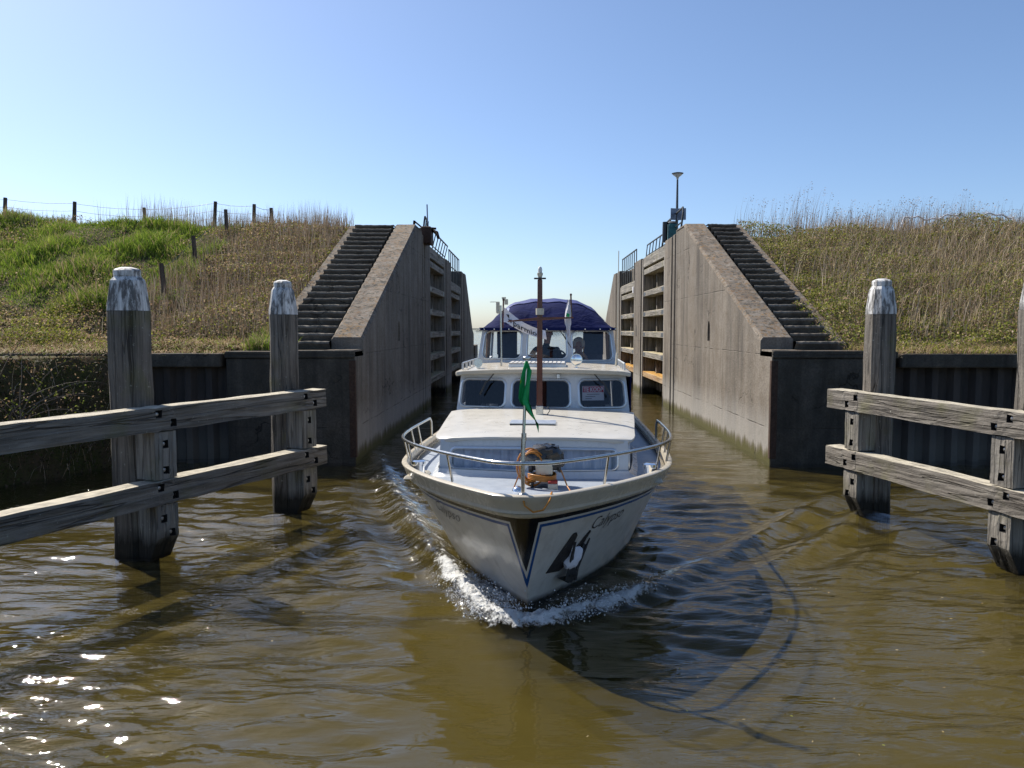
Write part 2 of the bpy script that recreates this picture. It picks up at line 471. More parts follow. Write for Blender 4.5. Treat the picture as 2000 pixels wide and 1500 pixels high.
h = m.math('ADD', h, m.math('MULTIPLY', m.math('MULTIPLY', fn, fm), .06))
nb = m.bump(h, 1.0, 1.0)
dt = m.n("ShaderNodeVectorMath"); dt.operation = 'DOT_PRODUCT'; m.l(m.n("ShaderNodeNewGeometry").outputs["Incoming"], dt.inputs[0]); m.l(nb, dt.inputs[1])
sch = m.math('ADD', .032, m.math('MULTIPLY', .968, m.math('POWER', m.math('SUBTRACT', 1.0, m.math('ABSOLUTE', dt.outputs["Value"]), clamp=True), 3.5)))
gl = m.n("ShaderNodeBsdfGlossy"); gl.inputs["Roughness"].default_value = .03; m.l(nb, gl.inputs["Normal"])
tp = m.n("ShaderNodeBsdfTransparent")
mx = m.n("ShaderNodeMixShader"); m.l(sch, mx.inputs[0]); m.l(tp.outputs[0], mx.inputs[1]); m.l(gl.outputs[0], mx.inputs[2])
mx2 = m.n("ShaderNodeMixShader"); m.l(fm, mx2.inputs[0]); m.l(mx.outputs[0], mx2.inputs[1]); m.l(m.b.outputs[0], mx2.inputs[2])
m.l(mx2.outputs[0], m.nt.nodes["Material Output"].inputs[0]); M_water = m.mat
def silt(name, alpha, c1, c2):
    m = MT(name, c1, 1.0, spec=0); p = m.pos()
    m.color(m.mix(m.ramp(m.noise(m.map(p, (.5, .8, 1)), 1.0, 5), [(.35, 0), (.7, 1)]), c1, c2)); m.b.inputs["Alpha"].default_value = alpha; return m.mat
M_silt = [silt("silty_water_%d_cm" % d_, a_, tuple(q * f_ for q in (.112, .086, .021)), tuple(q * f_ for q in (.096, .075, .019))) for d_, a_, f_ in ((7, .34, 1.0), (28, .36, 1.0), (58, .5, 1.0), (95, 1.0, 1.0))]
m = MT("white_spray", (.85, .86, .87), .25); m.b.inputs["Transmission Weight"].default_value = .25; m.b.inputs["IOR"].default_value = 1.33; M_spray = m.mat

# ================================================================== THE SETTING
BOAT_TIP = Vector((-.03, 6.2, 0)); BOAT_ROT = -R(3.2)
BM = Matrix.Translation(BOAT_TIP) @ Matrix.Rotation(BOAT_ROT, 4, 'Z')   # boat frame: x to the right, y aft, z up

# ---- water: a fan of waves that thins out towards the horizon
def build_water():
    NR, NC = 760, 660
    iv = np.linspace(1 / 2.6, 1 / 9000., NR) ** 1.0
    d = 1 / iv
    t = np.linspace(-1.15, 1.15, NC)
    D, T = np.meshgrid(d, t, indexing='ij')
    X = T * (D + .8); Y = D
    Z = np.zeros_like(X)
    sp = np.maximum(D * D / (2.6 * 900), (D + .8) * 2.3 / NC)
    r = np.random.default_rng(5)
    def patch(seed, lx, ly):
        q = np.random.default_rng(seed); o = np.zeros_like(X)
        for k in range(7):
            a = q.uniform(0, 6.28); b = q.uniform(.5, 1.3)
            o += np.sin(X * math.cos(a) * b * 6.28 / lx + Y * math.sin(a) * b * 6.28 / ly + q.uniform(0, 6.28))
        return np.clip(.5 + o / 4.5, 0, 1)
    P1 = .3 + .7 * patch(3, 4.5, 5.0); P2 = .15 + .85 * patch(8, 3.0, 3.5)
    side = 1 / (1 + np.exp(-(X - .1) / .7))
    for k in range(70):
        lam = math.exp(r.uniform(math.log(.14), math.log(1.3)))
        ang = math.radians(90 + r.normal(0, 13) + (0, 12, -16)[k % 3])
        amp = .0068 * lam ** .95
        fade = np.clip((lam / (2.6 * sp)) - .6, 0, 1)
        ph = r.uniform(0, 6.28)
        kx = 6.283 / lam * math.cos(ang); ky = 6.283 / lam * math.sin(ang)
        wob = (.5 * np.sin(X * 1.3 + k + .5 * Y) + .4 * np.sin(Y * .9 + 2 * k - .6 * X)) * (1.6 if lam < .5 else 1)
        s = np.sin(kx * X + ky * Y + ph + wob)
        Z += amp * fade * (s + .25 * np.cos(2 * (kx * X + ky * Y + ph + wob))) * (P1 if lam > .5 else P2)
    # calmer, rounder water just ahead of the stem
    BX = (X - BOAT_TIP.x) * math.cos(-BOAT_ROT) - (Y - BOAT_TIP.y) * math.sin(-BOAT_ROT)
    BY = (X - BOAT_TIP.x) * math.sin(-BOAT_ROT) + (Y - BOAT_TIP.y) * math.cos(-BOAT_ROT)
    wob2 = .25 * np.sin(Y * 2.1) + .15 * np.sin(Y * 5.3 + 1) + .1 * np.sin(Y * 11 + X * 3)
    ctr = BX + .10 * BY - wob2 * .5
    calm = 1 / (1 + np.exp((np.abs(ctr) - 1.0 - wob2) / .10)) / (1 + np.exp((BY - .5) / .15))
    Z *= 1 - .86 * calm
    # ring ripples spreading from the fender piles
    for (px, py) in ((-4.45, 8.75), (-3.5, 11.2), (5.0, 11.0), (5.55, 8.35)):
        rr = np.hypot(X - px, Y - py)
        Z += .0040 * np.sin(rr * 20) * np.exp(-rr / 1.0)
    # bow wave: crest sweeping back on both sides, trailing divergent waves
    b = np.maximum(BY - .42, 0)
    cl = np.where(BX < 0, .22 + .54 * b ** .85, .22 + 1.0 * b ** .85)
    q = np.abs(BX) - cl
    on = 1 / (1 + np.exp(-(BY - .36) / .06))
    far = np.exp(-np.maximum(BY - 3.5, 0) / 6.0)
    Z += on * far * np.where(BX > 0, np.exp(-np.maximum(BY - .9, 0) / .7), 1) * .085 * np.exp(-(q / .17) ** 2)
    tail = np.clip((BY - .6) / 1.5, 0, 1) * far
    Z += tail * .055 * np.cos(q * 6.283 / .85 + .4) * np.exp(-np.clip(q, 0, None) / 1.3) * np.where(q > -.2, 1, np.exp(-((q + .2) / .35) ** 2))
    Z += tail * .035 * np.cos((q - .2 * BY) * 6.283 / 1.1) * np.exp(-((q - .6) / 1.0) ** 2) * (BX > 0) * np.clip(BY - 1, 0, 1)
    # pile-up against the stem
    Z += .05 * np.exp(-((BX / .35) ** 2 + ((BY - .5) / .25) ** 2))
    foam = on * np.exp(-(q / .15) ** 2) * np.exp(-np.maximum(BY - np.where(BX < 0, 1.6, 1.1), 0) / np.where(BX < 0, .6, .5)) * .86
    foam = np.maximum(foam, .88 * np.exp(-((BX / .45) ** 2 + ((BY - .40) / .15) ** 2)))
    inner = on * (q < 0) * (q > -.75) * np.exp(-np.maximum(BY - 1.5, 0) / .6) * np.clip((BY - .5) / .5, 0, 1)
    foam = np.maximum(foam, inner * np.where(BX < 0, .66, .40))
    fleck = on * np.exp(-((q + .15) / .5) ** 2) * np.exp(-np.maximum(BY - 6, 0) / 4) * .22 * (BX < 0) + .20 * on * np.exp(-((q + .2) / .6) ** 2)
    foam = np.maximum(foam, fleck)
    rough = np.zeros_like(X)
    rq = np.random.default_rng(9)
    for k in range(26):
        a = rq.uniform(0, 6.28); f = rq.uniform(18, 95)
        rough += np.abs(np.sin(X * f * math.cos(a) + Y * f * math.sin(a) + rq.uniform(0, 6.28))) / 26
    Z += np.clip(foam - .25, 0, 1) * (rough - .55) * .45
    nv = NR * NC
    V = np.empty((nv + 4, 3)); V[:nv, 0] = X.ravel(); V[:nv, 1] = Y.ravel(); V[:nv, 2] = Z.ravel()
    V[nv:] = [(-400, -300, -.02), (400, -300, -.02), (400, 2.7, -.02), (-400, 2.7, -.02)]
    i = np.arange(NR - 1)[:, None] * NC + np.arange(NC - 1)[None, :]
    F = np.stack([i, i + 1, i + NC + 1, i + NC], -1).reshape(-1, 4)
    F = np.vstack([F, [[nv, nv + 1, nv + 2, nv + 3]]])
    me = bpy.data.meshes.new("water")
    me.vertices.add(len(V)); me.vertices.foreach_set("co", V.ravel())
    me.loops.add(F.size); me.loops.foreach_set("vertex_index", F.ravel().astype(np.int32))
    me.polygons.add(len(F)); me.polygons.foreach_set("loop_start", (np.arange(len(F)) * 4).astype(np.int32))
    me.update(calc_edges=True)
    at = me.attributes.new("foam", 'FLOAT', 'POINT'); at.data.foreach_set("value", np.append(foam.ravel(), np.zeros(4)).astype(np.float32))
    at = me.attributes.new("calm", 'FLOAT', 'POINT'); at.data.foreach_set("value", np.append(calm.ravel(), np.zeros(4)).astype(np.float32))
    me.materials.append(M_water); me.shade_smooth()
    link(bpy.data.objects.new("water", me), None, kind="structure")
build_water()
for zz, mt in zip((-.07, -.28, -.58, -.95), M_silt):
    mb = MB(); mb.add([(-9000, -300, zz), (9000, -300, zz), (9000, 9000, zz), (-9000, 9000, zz)], [(0, 1, 2, 3)])
    mb.obj("water", mt, None, fix=False, kind="structure", label="silty olive water below the surface")

# ---- dike: two banks of earth left and right of the lock
def vnoise(x, y, seed=0):
    q = np.random.default_rng(seed); o = 0
    for k in range(10):
        a = q.uniform(0, 6.28); f = math.exp(q.uniform(math.log(.5), math.log(4.5)))
        o = o + np.sin(x * f * math.cos(a) + y * f * math.sin(a) + q.uniform(0, 6.28)) / (f ** .6)
    return o / 5.0
def terrain(x, y):
    x = np.asarray(x, float); y = np.asarray(y, float)
    left = x < 0
    top = np.where(left, 5.62 + np.clip((-x - 8) * .03, 0, .25), 5.42 + np.clip((x - 8) * .02, 0, .12))
    prof = np.interp(y, [15.2, 16.0, 23.2, 24.2, 30, 41, 48, 60], [0, .06, .97, 1, 1, .75, .05, -1.0])
    z = 2.08 + (top - 2.08) * prof
    z = np.where(y > 41, np.interp(y, [41, 48, 53], [4.7, 1.5, -1.5]), z)
    lump = vnoise(x, y, 4) * .16 + vnoise(x * 2.3, y * 2.3, 6) * .06
    lump = np.where(left & (x < -8.2), lump * 1.5 + .10 * np.clip(vnoise(x * 2.6, y * 2.6, 40), -.3, 1), lump * .35)
    z = z + lump * np.clip((y - 15.4) / 1.5, 0, 1)
    ye = np.where(left & (x < -7.5), 15.0 + (x + 7.5) * 2.2, 15.28)
    ye = np.maximum(ye, -20)
    slope = np.where(left & (x < -7.5), 2.4, 14.0)
    bank = (y - ye) * slope - .12 + np.where(x < -7.5, vnoise(x * 1.6, y * 1.6, 9) * .12, 0)
    return np.maximum(np.minimum(z, bank), -1.2)
def build_dike(name, xs, ys, label):
    X, Y = np.meshgrid(xs, ys, indexing='ij'); Z = terrain(X, Y)
    rows = [[(X[i, j], Y[i, j], Z[i, j]) for j in range(len(ys))] for i in range(len(xs))]
    mb = MB(); mb.grid(rows)
    return mb.obj(name, M_soil, smooth=60, fix=True, kind="structure", label=label)
ysd = np.concatenate([np.arange(-30, 5, 3.0), np.arange(5, 14.8, .3), np.arange(14.8, 15.5, .06), np.arange(15.55, 26, .2), np.arange(26, 60, 1.0)])
build_dike("dike", np.concatenate([-np.array([320, 180, 100, 60, 40, 30]), np.arange(-25, -5.2, .2)]), ysd, "green dike bank left of the lock")
build_dike("dike", np.concatenate([np.arange(6.3, 25, .2), np.array([30, 40, 60, 100, 180, 320])]), ysd, "brown dike bank right of the lock")

# ---- far shore across the open water
def far_shore():
    mb = MB(); q = random.Random(3)
    xs = [-60 + i * 6 for i in range(150)]
    rows = [[], [], []]
    for x in xs:
        h = 4.5 + q.uniform(-1.2, 1.8) if x > 8 else 1.2
        rows[0].append((x, 900, -.5)); rows[1].append((x, 905, h)); rows[2].append((x, 960, h * .8))
    mb.grid(rows); mb.obj("far_shore", M_far, kind="structure")
    mb = MB(); mb.add([(-4000, 5000, -1), (4000, 5000, -1), (4000, 5050, 9), (-4000, 5050, 9), (4000, 5400, 9), (-4000, 5400, 9)], [(0, 1, 2, 3), (3, 2, 4, 5)])
    mb.obj("hills", M_far, kind="structure")
far_shore()

# ================================================================== LOCK WALLS
XL, XR = -3.33, 4.70
def arch(cy, cz, wd, ht, n=5):
    pts = [(cy - wd / 2, cz), (cy + wd / 2, cz), (cy + wd / 2, cz + ht * .55)]
    for k in range(1, n): 
        t = k / n; pts.append((cy + wd / 2 * math.cos(t * math.pi), cz + ht * .55 + ht * .45 * math.sin(t * math.pi)))
    pts.append((cy - wd / 2, cz + ht * .55)); return pts

def lock_wall(side):
    L = side < 0
    xf = XL if L else XR          # chamber face
    s = -1 if L else 1            # outward direction
    root = empty("lock_wall", (xf, 14.8, 0), 0,
                 "concrete lock wall in deep shade with stairs, left of the boat" if L else "sunlit concrete lock wall with stairs, right of the boat", "lock wall", "walls of the lock")
    def ob(mb, name, mat, **k):
        o = mb.obj(name, mat, None, **k); o.parent = root; o.matrix_parent_inverse = root.matrix_world.inverted(); 
        o.location = (0, 0, 0); return o
    root_inv = Matrix.Translation((-xf, -14.8, 0))
    def fin(mb, name, mat, **k):
        mb.v = [tuple(root_inv @ Vector(p)) for p in mb.v]
        return mb.obj(name, mat, root, **k)
    pw = .60
    def seg(y0, y1, z1, x_in=0.0, dep=1.4, name="wall_section", z0=-1.2, bevel=.02):
        mb = MB(); a = xf + s * x_in; b = xf + s * dep
        mb.box(min(a, b), max(a, b), y0, y1, z0, z1)
        return fin(mb, name, M_conc, bevel=bevel)
    # sloping front section with a mooring niche, chamber face cut through
    top = lambda y: 2.42 + (y - 15.55) * (5.70 - 2.42) / (23.3 - 15.55)
    outer = [(14.82, -1.2), (24.55, -1.2), (24.55, 5.70), (23.3, 5.70), (15.55, 2.42), (15.55, 2.2), (14.82, 2.2)]
    mb = MB()
    mb.poly(outer, [arch(20.0, 2.30, .26, .52)], lambda y, z: (xf, y, z), (s * .3, 0, 0))
    mb2 = [(y, z) for y, z in outer]
    fin(mb, "wall_section", M_conc)
    mb = MB(); mb.poly(mb2, [], lambda y, z: (xf + s * .302, y, z - .004 if z > 0 else z), (s * (pw - .302), 0, 0)); fin(mb, "wall_core", M_conc)
    mb = MB(); mb.tube([(xf + s * .15, 20.0, 2.30), (xf + s * .15, 20.0, 2.62)], .035, 8); fin(mb, "bollard", M_rust, smooth=40)
    # chamfered parapet cap on the slope
    mb = MB(); yy = [15.5, 23.3, 24.5]; zz = [2.42, 5.72, 5.72]
    rows = []
    for y, z in zip(yy, zz):
        rows.append([(xf - s * .02, y, z - .05), (xf + s * .03, y, z + .02), (xf + s * (pw - .02), y, z + .02), (xf + s * (pw + .03), y, z - .03), (xf + s * (pw + .03), y, z - .30)])
    mb.grid(rows); mb.add([rows[0][k] for k in range(5)] + [(xf - s * .02, 15.5, 2.12)], [(0, 1, 2, 3, 4, 5)])
    fin(mb, "parapet", M_conc, smooth=30)
    # stairs: one mesh shared by all treads
    n = 22; y0, y1 = 15.35, 23.35; z0, z1 = 2.20, 5.69
    rise = (z1 - z0) / n; run = (y1 - y0) / n; xa = xf + s * (pw + .032); xb = xf + s * (1.78 if L else 1.46)
    me0 = None
    for i in range(n):
        if i % 6 == 0:
            q = MB(); wd = abs(xb - xa); nx = 14; rows = []
            rr = random.Random(i + (5 if L else 77))
            prof = [(.10, -rise), (.0, -.055), (-.015, -.045), (-.015 + .0, -.012), (0.0, 0.0), (run + .08, .0)]
            for k in range(nx + 1):
                e = rr.uniform(-.010, .010); rows.append([(k * wd / nx, a + e * (.6 if j in (1, 2, 3, 4) else 0), bq + (e if 2 <= j <= 4 else 0)) for j, (a, bq) in enumerate(prof)])
            q.grid(rows); me0 = q.mesh("step", M_step, smooth=35)
        o = bpy.data.objects.new("step", me0); link(o, root)
        o.location = (min(xa, xb) - xf, y0 + i * run - 14.8, z0 + (i + 1) * rise)
    # low kerb on the dike side of the stairs
    mb = MB(); kx0 = xb; kx1 = xb + s * .24
    for ya, yb in ((15.5, 23.4),):
        za, zb = top(ya) - .08, top(yb) - .02
        mb.hexa([(kx0, ya, 1.5), (kx1, ya, 1.5), (kx1, yb, 1.5), (kx0, yb, 1.5), (kx0, ya, za), (kx1, ya, za), (kx1, yb, zb), (kx0, yb, zb)])
    fin(mb, "kerb", M_conc, bevel=.02)
    mb = MB(); mb.box(min(xa, kx1), max(xa, kx1), 23.36, 41, 2, 5.66); fin(mb, "lock_platform", M_conc, bevel=.02)
    # stop-log grooves, piers and gate recesses
    for g0 in (24.75, 25.3):
        seg(g0 - .2, g0, 5.66, .26, name="groove_back")
    seg(24.76, 25.09, 5.62); seg(25.31, 26.5, 5.60)
    seg(26.5, 32.0, 5.55, .85, name="gate_recess"); seg(32.0, 33.9, 5.50); seg(33.9, 39.4, 5.5, .85, name="gate_recess"); seg(39.4, 40.3, 5.55)
    for g0 in (40.5, 40.9): seg(g0 - .2, g0, 5.5, .25, name="groove_back")
    seg(40.51, 40.69, 5.5)
    mb = MB(); mb.poly([(40.91, -1.2), (48.2, -1.2), (48.2, 2.3), (47.0, 2.6), (42.0, 5.55), (40.91, 5.55)], [], lambda y, z: (xf, y, z), (s * 1.4, 0, 0)); fin(mb, "wall_section", M_conc)
    seg(48.21, 50.5, 1.6, -.1)
    # small oval pockets
    for yy_ in (33.2,):
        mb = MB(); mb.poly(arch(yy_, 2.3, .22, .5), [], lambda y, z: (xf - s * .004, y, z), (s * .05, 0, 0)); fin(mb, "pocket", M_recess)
    # vertical rust-stained corner strip
    mb = MB(); mb.box(min(xf - s * .012, xf + s * .12), max(xf - s * .012, xf + s * .12), 14.795, 14.90, .1, 2.0); fin(mb, "corner_guard", M_rust, bevel=.008)
    return root
WL = lock_wall(-1); WR = lock_wall(1)

# ---- quay front: concrete block, capping beam and sheet piles beside each wall
def quay(side):
    L = side < 0; s = -1 if L else 1; xf = XL if L else XR
    x_blk = -5.86 if L else 7.08; x_mid = -4.95 if L else 6.46; x_end = -13.0 if L else 26.0
    root = empty("quay_wall", (xf, 14.8, 0), 0, "stained concrete quay, darkened to stand for shade, with capping beam and sheet piles, under the %s dike" % ("green left" if L else "brown right"), "quay wall", "quay walls beside the lock")
    def fin(mb, name, mat, **k):
        mb.v = [(p[0] - xf, p[1] - 14.8, p[2]) for p in mb.v]; return mb.obj(name, mat, root, **k)
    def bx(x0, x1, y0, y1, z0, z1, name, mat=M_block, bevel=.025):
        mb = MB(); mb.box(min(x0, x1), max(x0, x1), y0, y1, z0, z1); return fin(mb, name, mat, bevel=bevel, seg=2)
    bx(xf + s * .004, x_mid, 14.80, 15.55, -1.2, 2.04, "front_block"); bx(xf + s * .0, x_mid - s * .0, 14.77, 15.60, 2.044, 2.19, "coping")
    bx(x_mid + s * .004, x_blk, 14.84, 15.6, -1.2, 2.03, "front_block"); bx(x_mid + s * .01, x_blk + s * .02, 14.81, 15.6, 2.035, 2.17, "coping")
    n = int(abs(x_end - x_blk) / 3.2) + 1
    for i in range(n):
        a = x_blk + s * (.09 + i * 3.2); b = a + s * 3.17
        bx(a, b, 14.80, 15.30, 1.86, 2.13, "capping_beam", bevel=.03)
    # trapezoid sheet piles
    q = MB(); wv = .42
    pr = [(0, .0), (.06, .0), (.13, .13), (.29, .13), (.36, 0), (.42, 0)]
    for a, b in zip(pr, pr[1:]):
        q.add([(a[0], a[1], -1.2), (b[0], b[1], -1.2), (b[0], b[1], 1.95), (a[0], a[1], 1.95)], [(0, 1, 2, 3)])
    me = q.mesh("sheet_pile", M_sheet)
    k = 0; x = x_blk
    while abs(x - x_blk) < min(abs(x_end - x_blk), 8.5):
        o = share("sheet_pile", me, root); o.location = ((x if not L else x - wv) - xf, 15.02 - 14.8, 0); x += s * wv; k += 1
m = MT("rusty_sheet_pile", (.05, .04, .035), .85); p = m.pos()
c = m.mix(m.ramp(m.noise(m.map(p, (3, 3, .5)), 1.5, 6, .65), [(.35, 0), (.7, 1)]), (.060, .048, .042), (.022, .021, .021))
c = m.mix(m.rng(m.sep(p)[2], .75, .3), c, (.10, .09, .075)); m.color(c); m.bump(m.noise(p, 9, 5), .5, .02); M_sheet = m.mat
quay(-1); quay(1)

# ================================================================== LOCK GATES (open, lying in their recesses)
def gate(side, ya, yb, ztop, idx):
    L = side < 0; s = -1 if L else 1; xf = XL if L else XR
    x0 = xf + s * .06       # front of the beams
    lab = {(-1, 0): "weathered timber lock gate, nearer of two in the shaded left wall", (-1, 1): "lower timber lock gate, farther of two in the shaded left wall",
           (1, 0): "grey timber lock gate with rusty bottom beam, nearer in the sunlit right wall", (1, 1): "lower timber lock gate with railing, farther in the sunlit right wall"}[(s, idx)]
    root = empty("lock_gate", (x0, ya, 0), 0, lab, "lock gate", "open lock gates")
    W = yb - ya
    def P(mb, name, mat, bevel=.012): 
        return mb.obj(name, mat, root, bevel=bevel)
    def bx(u0, u1, d0, d1, z0, z1, name, mat):   # u along the wall, d depth into recess
        mb = MB(); mb.box(min(s * d0, s * d1), max(s * d0, s * d1), u0, u1, z0, z1); return P(mb, name, mat)
    bx(0, .34, -.02, .5, -.6, ztop, "heel_post", M_gpost); bx(W - .30, W, -.02, .5, -.6, ztop - .05, "mitre_post", M_gpost)
    zs = [.78 + .81 * i for i in range(10) if .78 + .81 * i < ztop - .75]
    for i, z in enumerate(zs):
        o = MB(); o.box(min(0, s * .42), max(0, s * .42), .345, W - .305, z - .11, z + .11)
        # beams run along y: make grain follow by building in local x and turning
        me = MB(); me.box(0, W - .65, -.21, .21, -.11, .11)
        ob = me.obj("cross_beam", M_gaterust if (i == 0 and not L) else M_gate, root, bevel=.015)
        ob.location = (s * .21, .345, z); ob.rotation_euler = (0, 0, R(90))
        if i:
            for u in (.06, W - 1.19):
                y_ = -s * .216; sb = MB(); sb.box(u, u + .45, min(-y_, -y_ * .9), max(-y_, -y_ * .9), -.07, .07); sb.obj("strap", M_galv, ob, bevel=.004)
    me = MB(); me.box(0, W - .65, -.23, .23, -.20, .20); ob = me.obj("top_beam", M_gate, root, bevel=.015); ob.location = (s * .22, .345, ztop - .21); ob.rotation_euler = (0, 0, R(90))
    me = MB(); me.box(0, W - .65, -.21, .21, -.11, .11); ob = me.obj("cross_beam", M_gate, root, bevel=.015); ob.location = (s * .22, .345, ztop - .60); ob.rotation_euler = (0, 0, R(90))
    # planking behind and struts between beams
    n = int(W / .235); pl = MB(); pl.box(0, .02, 0, .225, .15, ztop - .4); me = pl.mesh("plank", M_plank, bevel=.006)
    for i in range(n):
        o = share("plank", me, root); o.location = (s * (.50 + .012 * (i % 3)) - (.02 if L else 0), i * .235, rng.uniform(-.03, .03))
    allz = zs + [ztop - .6]
    for za, zb in zip(allz, allz[1:]):
        for u in (W * .36, W * .66):
            mb = MB(); lean = .12
            mb.bar((s * .36, u, za + .11), (s * .36, u + lean, zb - .11), .12, .14, up=(1, 0, 0)); P(mb, "strut", M_gpost, 0)
    return root
M_gaterust = timber("rusty_gate_timber", (.40, .24, .08), (.46, .38, .28), (.22, .09, .03), 'x', top=(.50, .26, .04))
GATES = [gate(-1, 26.55, 31.95, 5.5, 0), gate(1, 26.55, 31.95, 5.5, 0), gate(-1, 33.95, 39.35, 4.75, 1), gate(1, 33.95, 39.35, 4.75, 1)]

def railing(pts, h, label, n, curved=False, midn=1, lean=0.0, r=.032):
    a = Vector(pts[0]); b = Vector(pts[1]); root = empty("railing", tuple(a), 0, label, "railing", "walkway railings on the lock")
    d = b - a; off = Vector((lean, 0, 0))
    mb = MB()
    if curved:
        path = [Vector((0, 0, 0))] + [Vector((0, 0, h * .8)) + off * .8, Vector((0, 0, h)) + d * .05 + off, Vector((0, 0, h)) + d * .95 + off, Vector((0, 0, h * .8)) + d + off * .8, d]
        mb.tube(path, r, 8)
    else:
        mb.tube([off + Vector((0, 0, h)), off + d + Vector((0, 0, h))], r, 8)
    mb.obj("handrail", M_blackiron, root, smooth=40)
    for k in range(midn):
        z = h * (k + 1) / (midn + 1); mb = MB(); o2 = off * ((k + 1) / (midn + 1)); mb.tube([o2 + Vector((0, 0, z)), o2 + d + Vector((0, 0, z))], r * .8, 6); mb.obj("mid_rail", M_blackiron, root, smooth=40)
    q = MB(); q.bar((0, 0, 0), tuple(off + Vector((0, 0, h))), r * 2.2, r * 1.1); me = q.mesh("post", M_blackiron)
    for i in range(n + 1):
        if curved and i in (0, n): continue
        o = share("post", me, root); o.location = tuple(d * i / n)
    return root
railing([(4.82, 34.2, 4.75), (4.82, 39.2, 4.75)], 1.35, "tall black railing on the farther right gate", 7, midn=1)
railing([(5.5, 31.0, 5.5), (5.5, 36.2, 5.5)], 1.0, "black railing behind the gates on the right wall", 6, midn=1, lean=.1)
railing([(5.0, 25.5, 5.6), (5.15, 29.8, 5.6)], 1.0, "curved black handrail beside the lamp post", 3, curved=True, lean=.12)
railing([(-3.45, 34.2, 4.75), (-3.45, 39.2, 4.75)], 1.35, "tall black railing on the farther left gate", 6, midn=1)
railing([(-4.0, 30.0, 5.5), (-4.0, 36.5, 5.5)], 1.0, "leaning black railing behind the gates on the left wall", 7, midn=1, lean=.25)
railing([(-3.55, 26.2, 5.5), (-3.62, 27.6, 5.5)], .9, "small curved handrail by the rusty hoist", 2, curved=True, lean=.1)

# ---- lamp post, boards and hoists on the walls
t = empty("lamp_post", (5.22, 27.2, 5.5), 0, "slender lamp post with white bowl lamp on the right lock wall", "lamp post")
mb = MB(); mb.tube([(0, 0, 0), (0, 0, 1.2), (0, 0, 2.35)], [.05, .045, .03], 8); mb.obj("pole", M_galv, t, smooth=40)
mb = MB(); mb.lathe([(.03, 2.28), (.05, 2.36), (.16, 2.44), (.165, 2.46)], 16); mb.obj("bowl", M_lens, t, smooth=40)
mb = MB(); mb.lathe([(.165, 2.462), (.20, 2.48), (.205, 2.495), (.06, 2.53), (.01, 2.54)], 16); mb.obj("lamp_shade", M_galv, t, smooth=40)
for dx, rz, lab in ((-.09, .35, "grey board turned left on the lamp post"), (.12, -.35, "grey board turned right on the lamp post")):
    mb = MB(); mb.box(-.17, .17, -.012, .012, -.2, .2); o = mb.obj("sign_board", M_signback, None, bevel=.006, label=lab, cat="sign", group="boards on the lamp post")
    o.location = (5.22 + dx, 27.1, 6.58); o.rotation_euler = (0, 0, rz)
t = empty("gate_machine", (5.02, 27.0, 5.5), 0, "teal gate winding machine at the foot of the lamp post", "machine")
mb = MB(); mb.box(-.14, .14, -.2, .2, 0, .72); mb.obj("housing", M_teal, t, bevel=.03, seg=2)
mb = MB(); mb.tube([(-.25, 0, .1), (-.24, 0, .8)], .09, 10); mb.obj("rack_column", M_black, t, smooth=40)
mb = MB(); mb.lathe([(.16, .72), (.18, .76), (.10, .82)], 12); mb.obj("cover", M_galv, t, smooth=40)
t = empty("gate_hoist", (-3.5, 25.2, 5.6), 0, "rusty hoist frame on top of the left lock wall", "hoist")
mb = MB(); mb.box(-.34, .42, -.25, .25, .12, .26); mb.obj("girder", M_rust, t, bevel=.02)
mb = MB(); mb.box(.08, .42, -.32, .32, -.25, .30); mb.obj("gear_box", M_rust, t, bevel=.03)
mb = MB(); mb.tube([(.42, .2, .22), (.56, .1, .15), (.62, 0, -.05)], .05, 8); mb.tube([(.3, 0, .28), (.55, 0, .26)], .035, 8); mb.obj("crank_shaft", M_rust, t, smooth=40)
mb = MB(); mb.bar((-.18, 0, .25), (-.16, 0, .52), .05, .07); mb.bar((-.16, 0, .5), (.12, 0, .27), .05, .05); mb.obj("lever", M_rust, t)
t = empty("marker_pole", (-3.28, 25.6, 5.75), 0, "thin bluish steel pole beside the rusty hoist", "pole")
mb = MB(); mb.tube([(0, 0, 0), (0, 0, .35)], .035, 8); mb.obj("socket", M_galv, t, smooth=40)
mb = MB(); mb.tube([(0, 0, .3), (-.015, 0, .95)], .022, 8); mb.obj("rod", M_signback, t, smooth=40)
mb = MB(); mb.box(0, .02, -.15, .15, -.14, .14); o = mb.obj("notice_plate", M_signwhite, None, label="small white notice plate on the farther right gate", cat="sign", bevel=.004); o.location = (4.715, 34.5, 4.35)

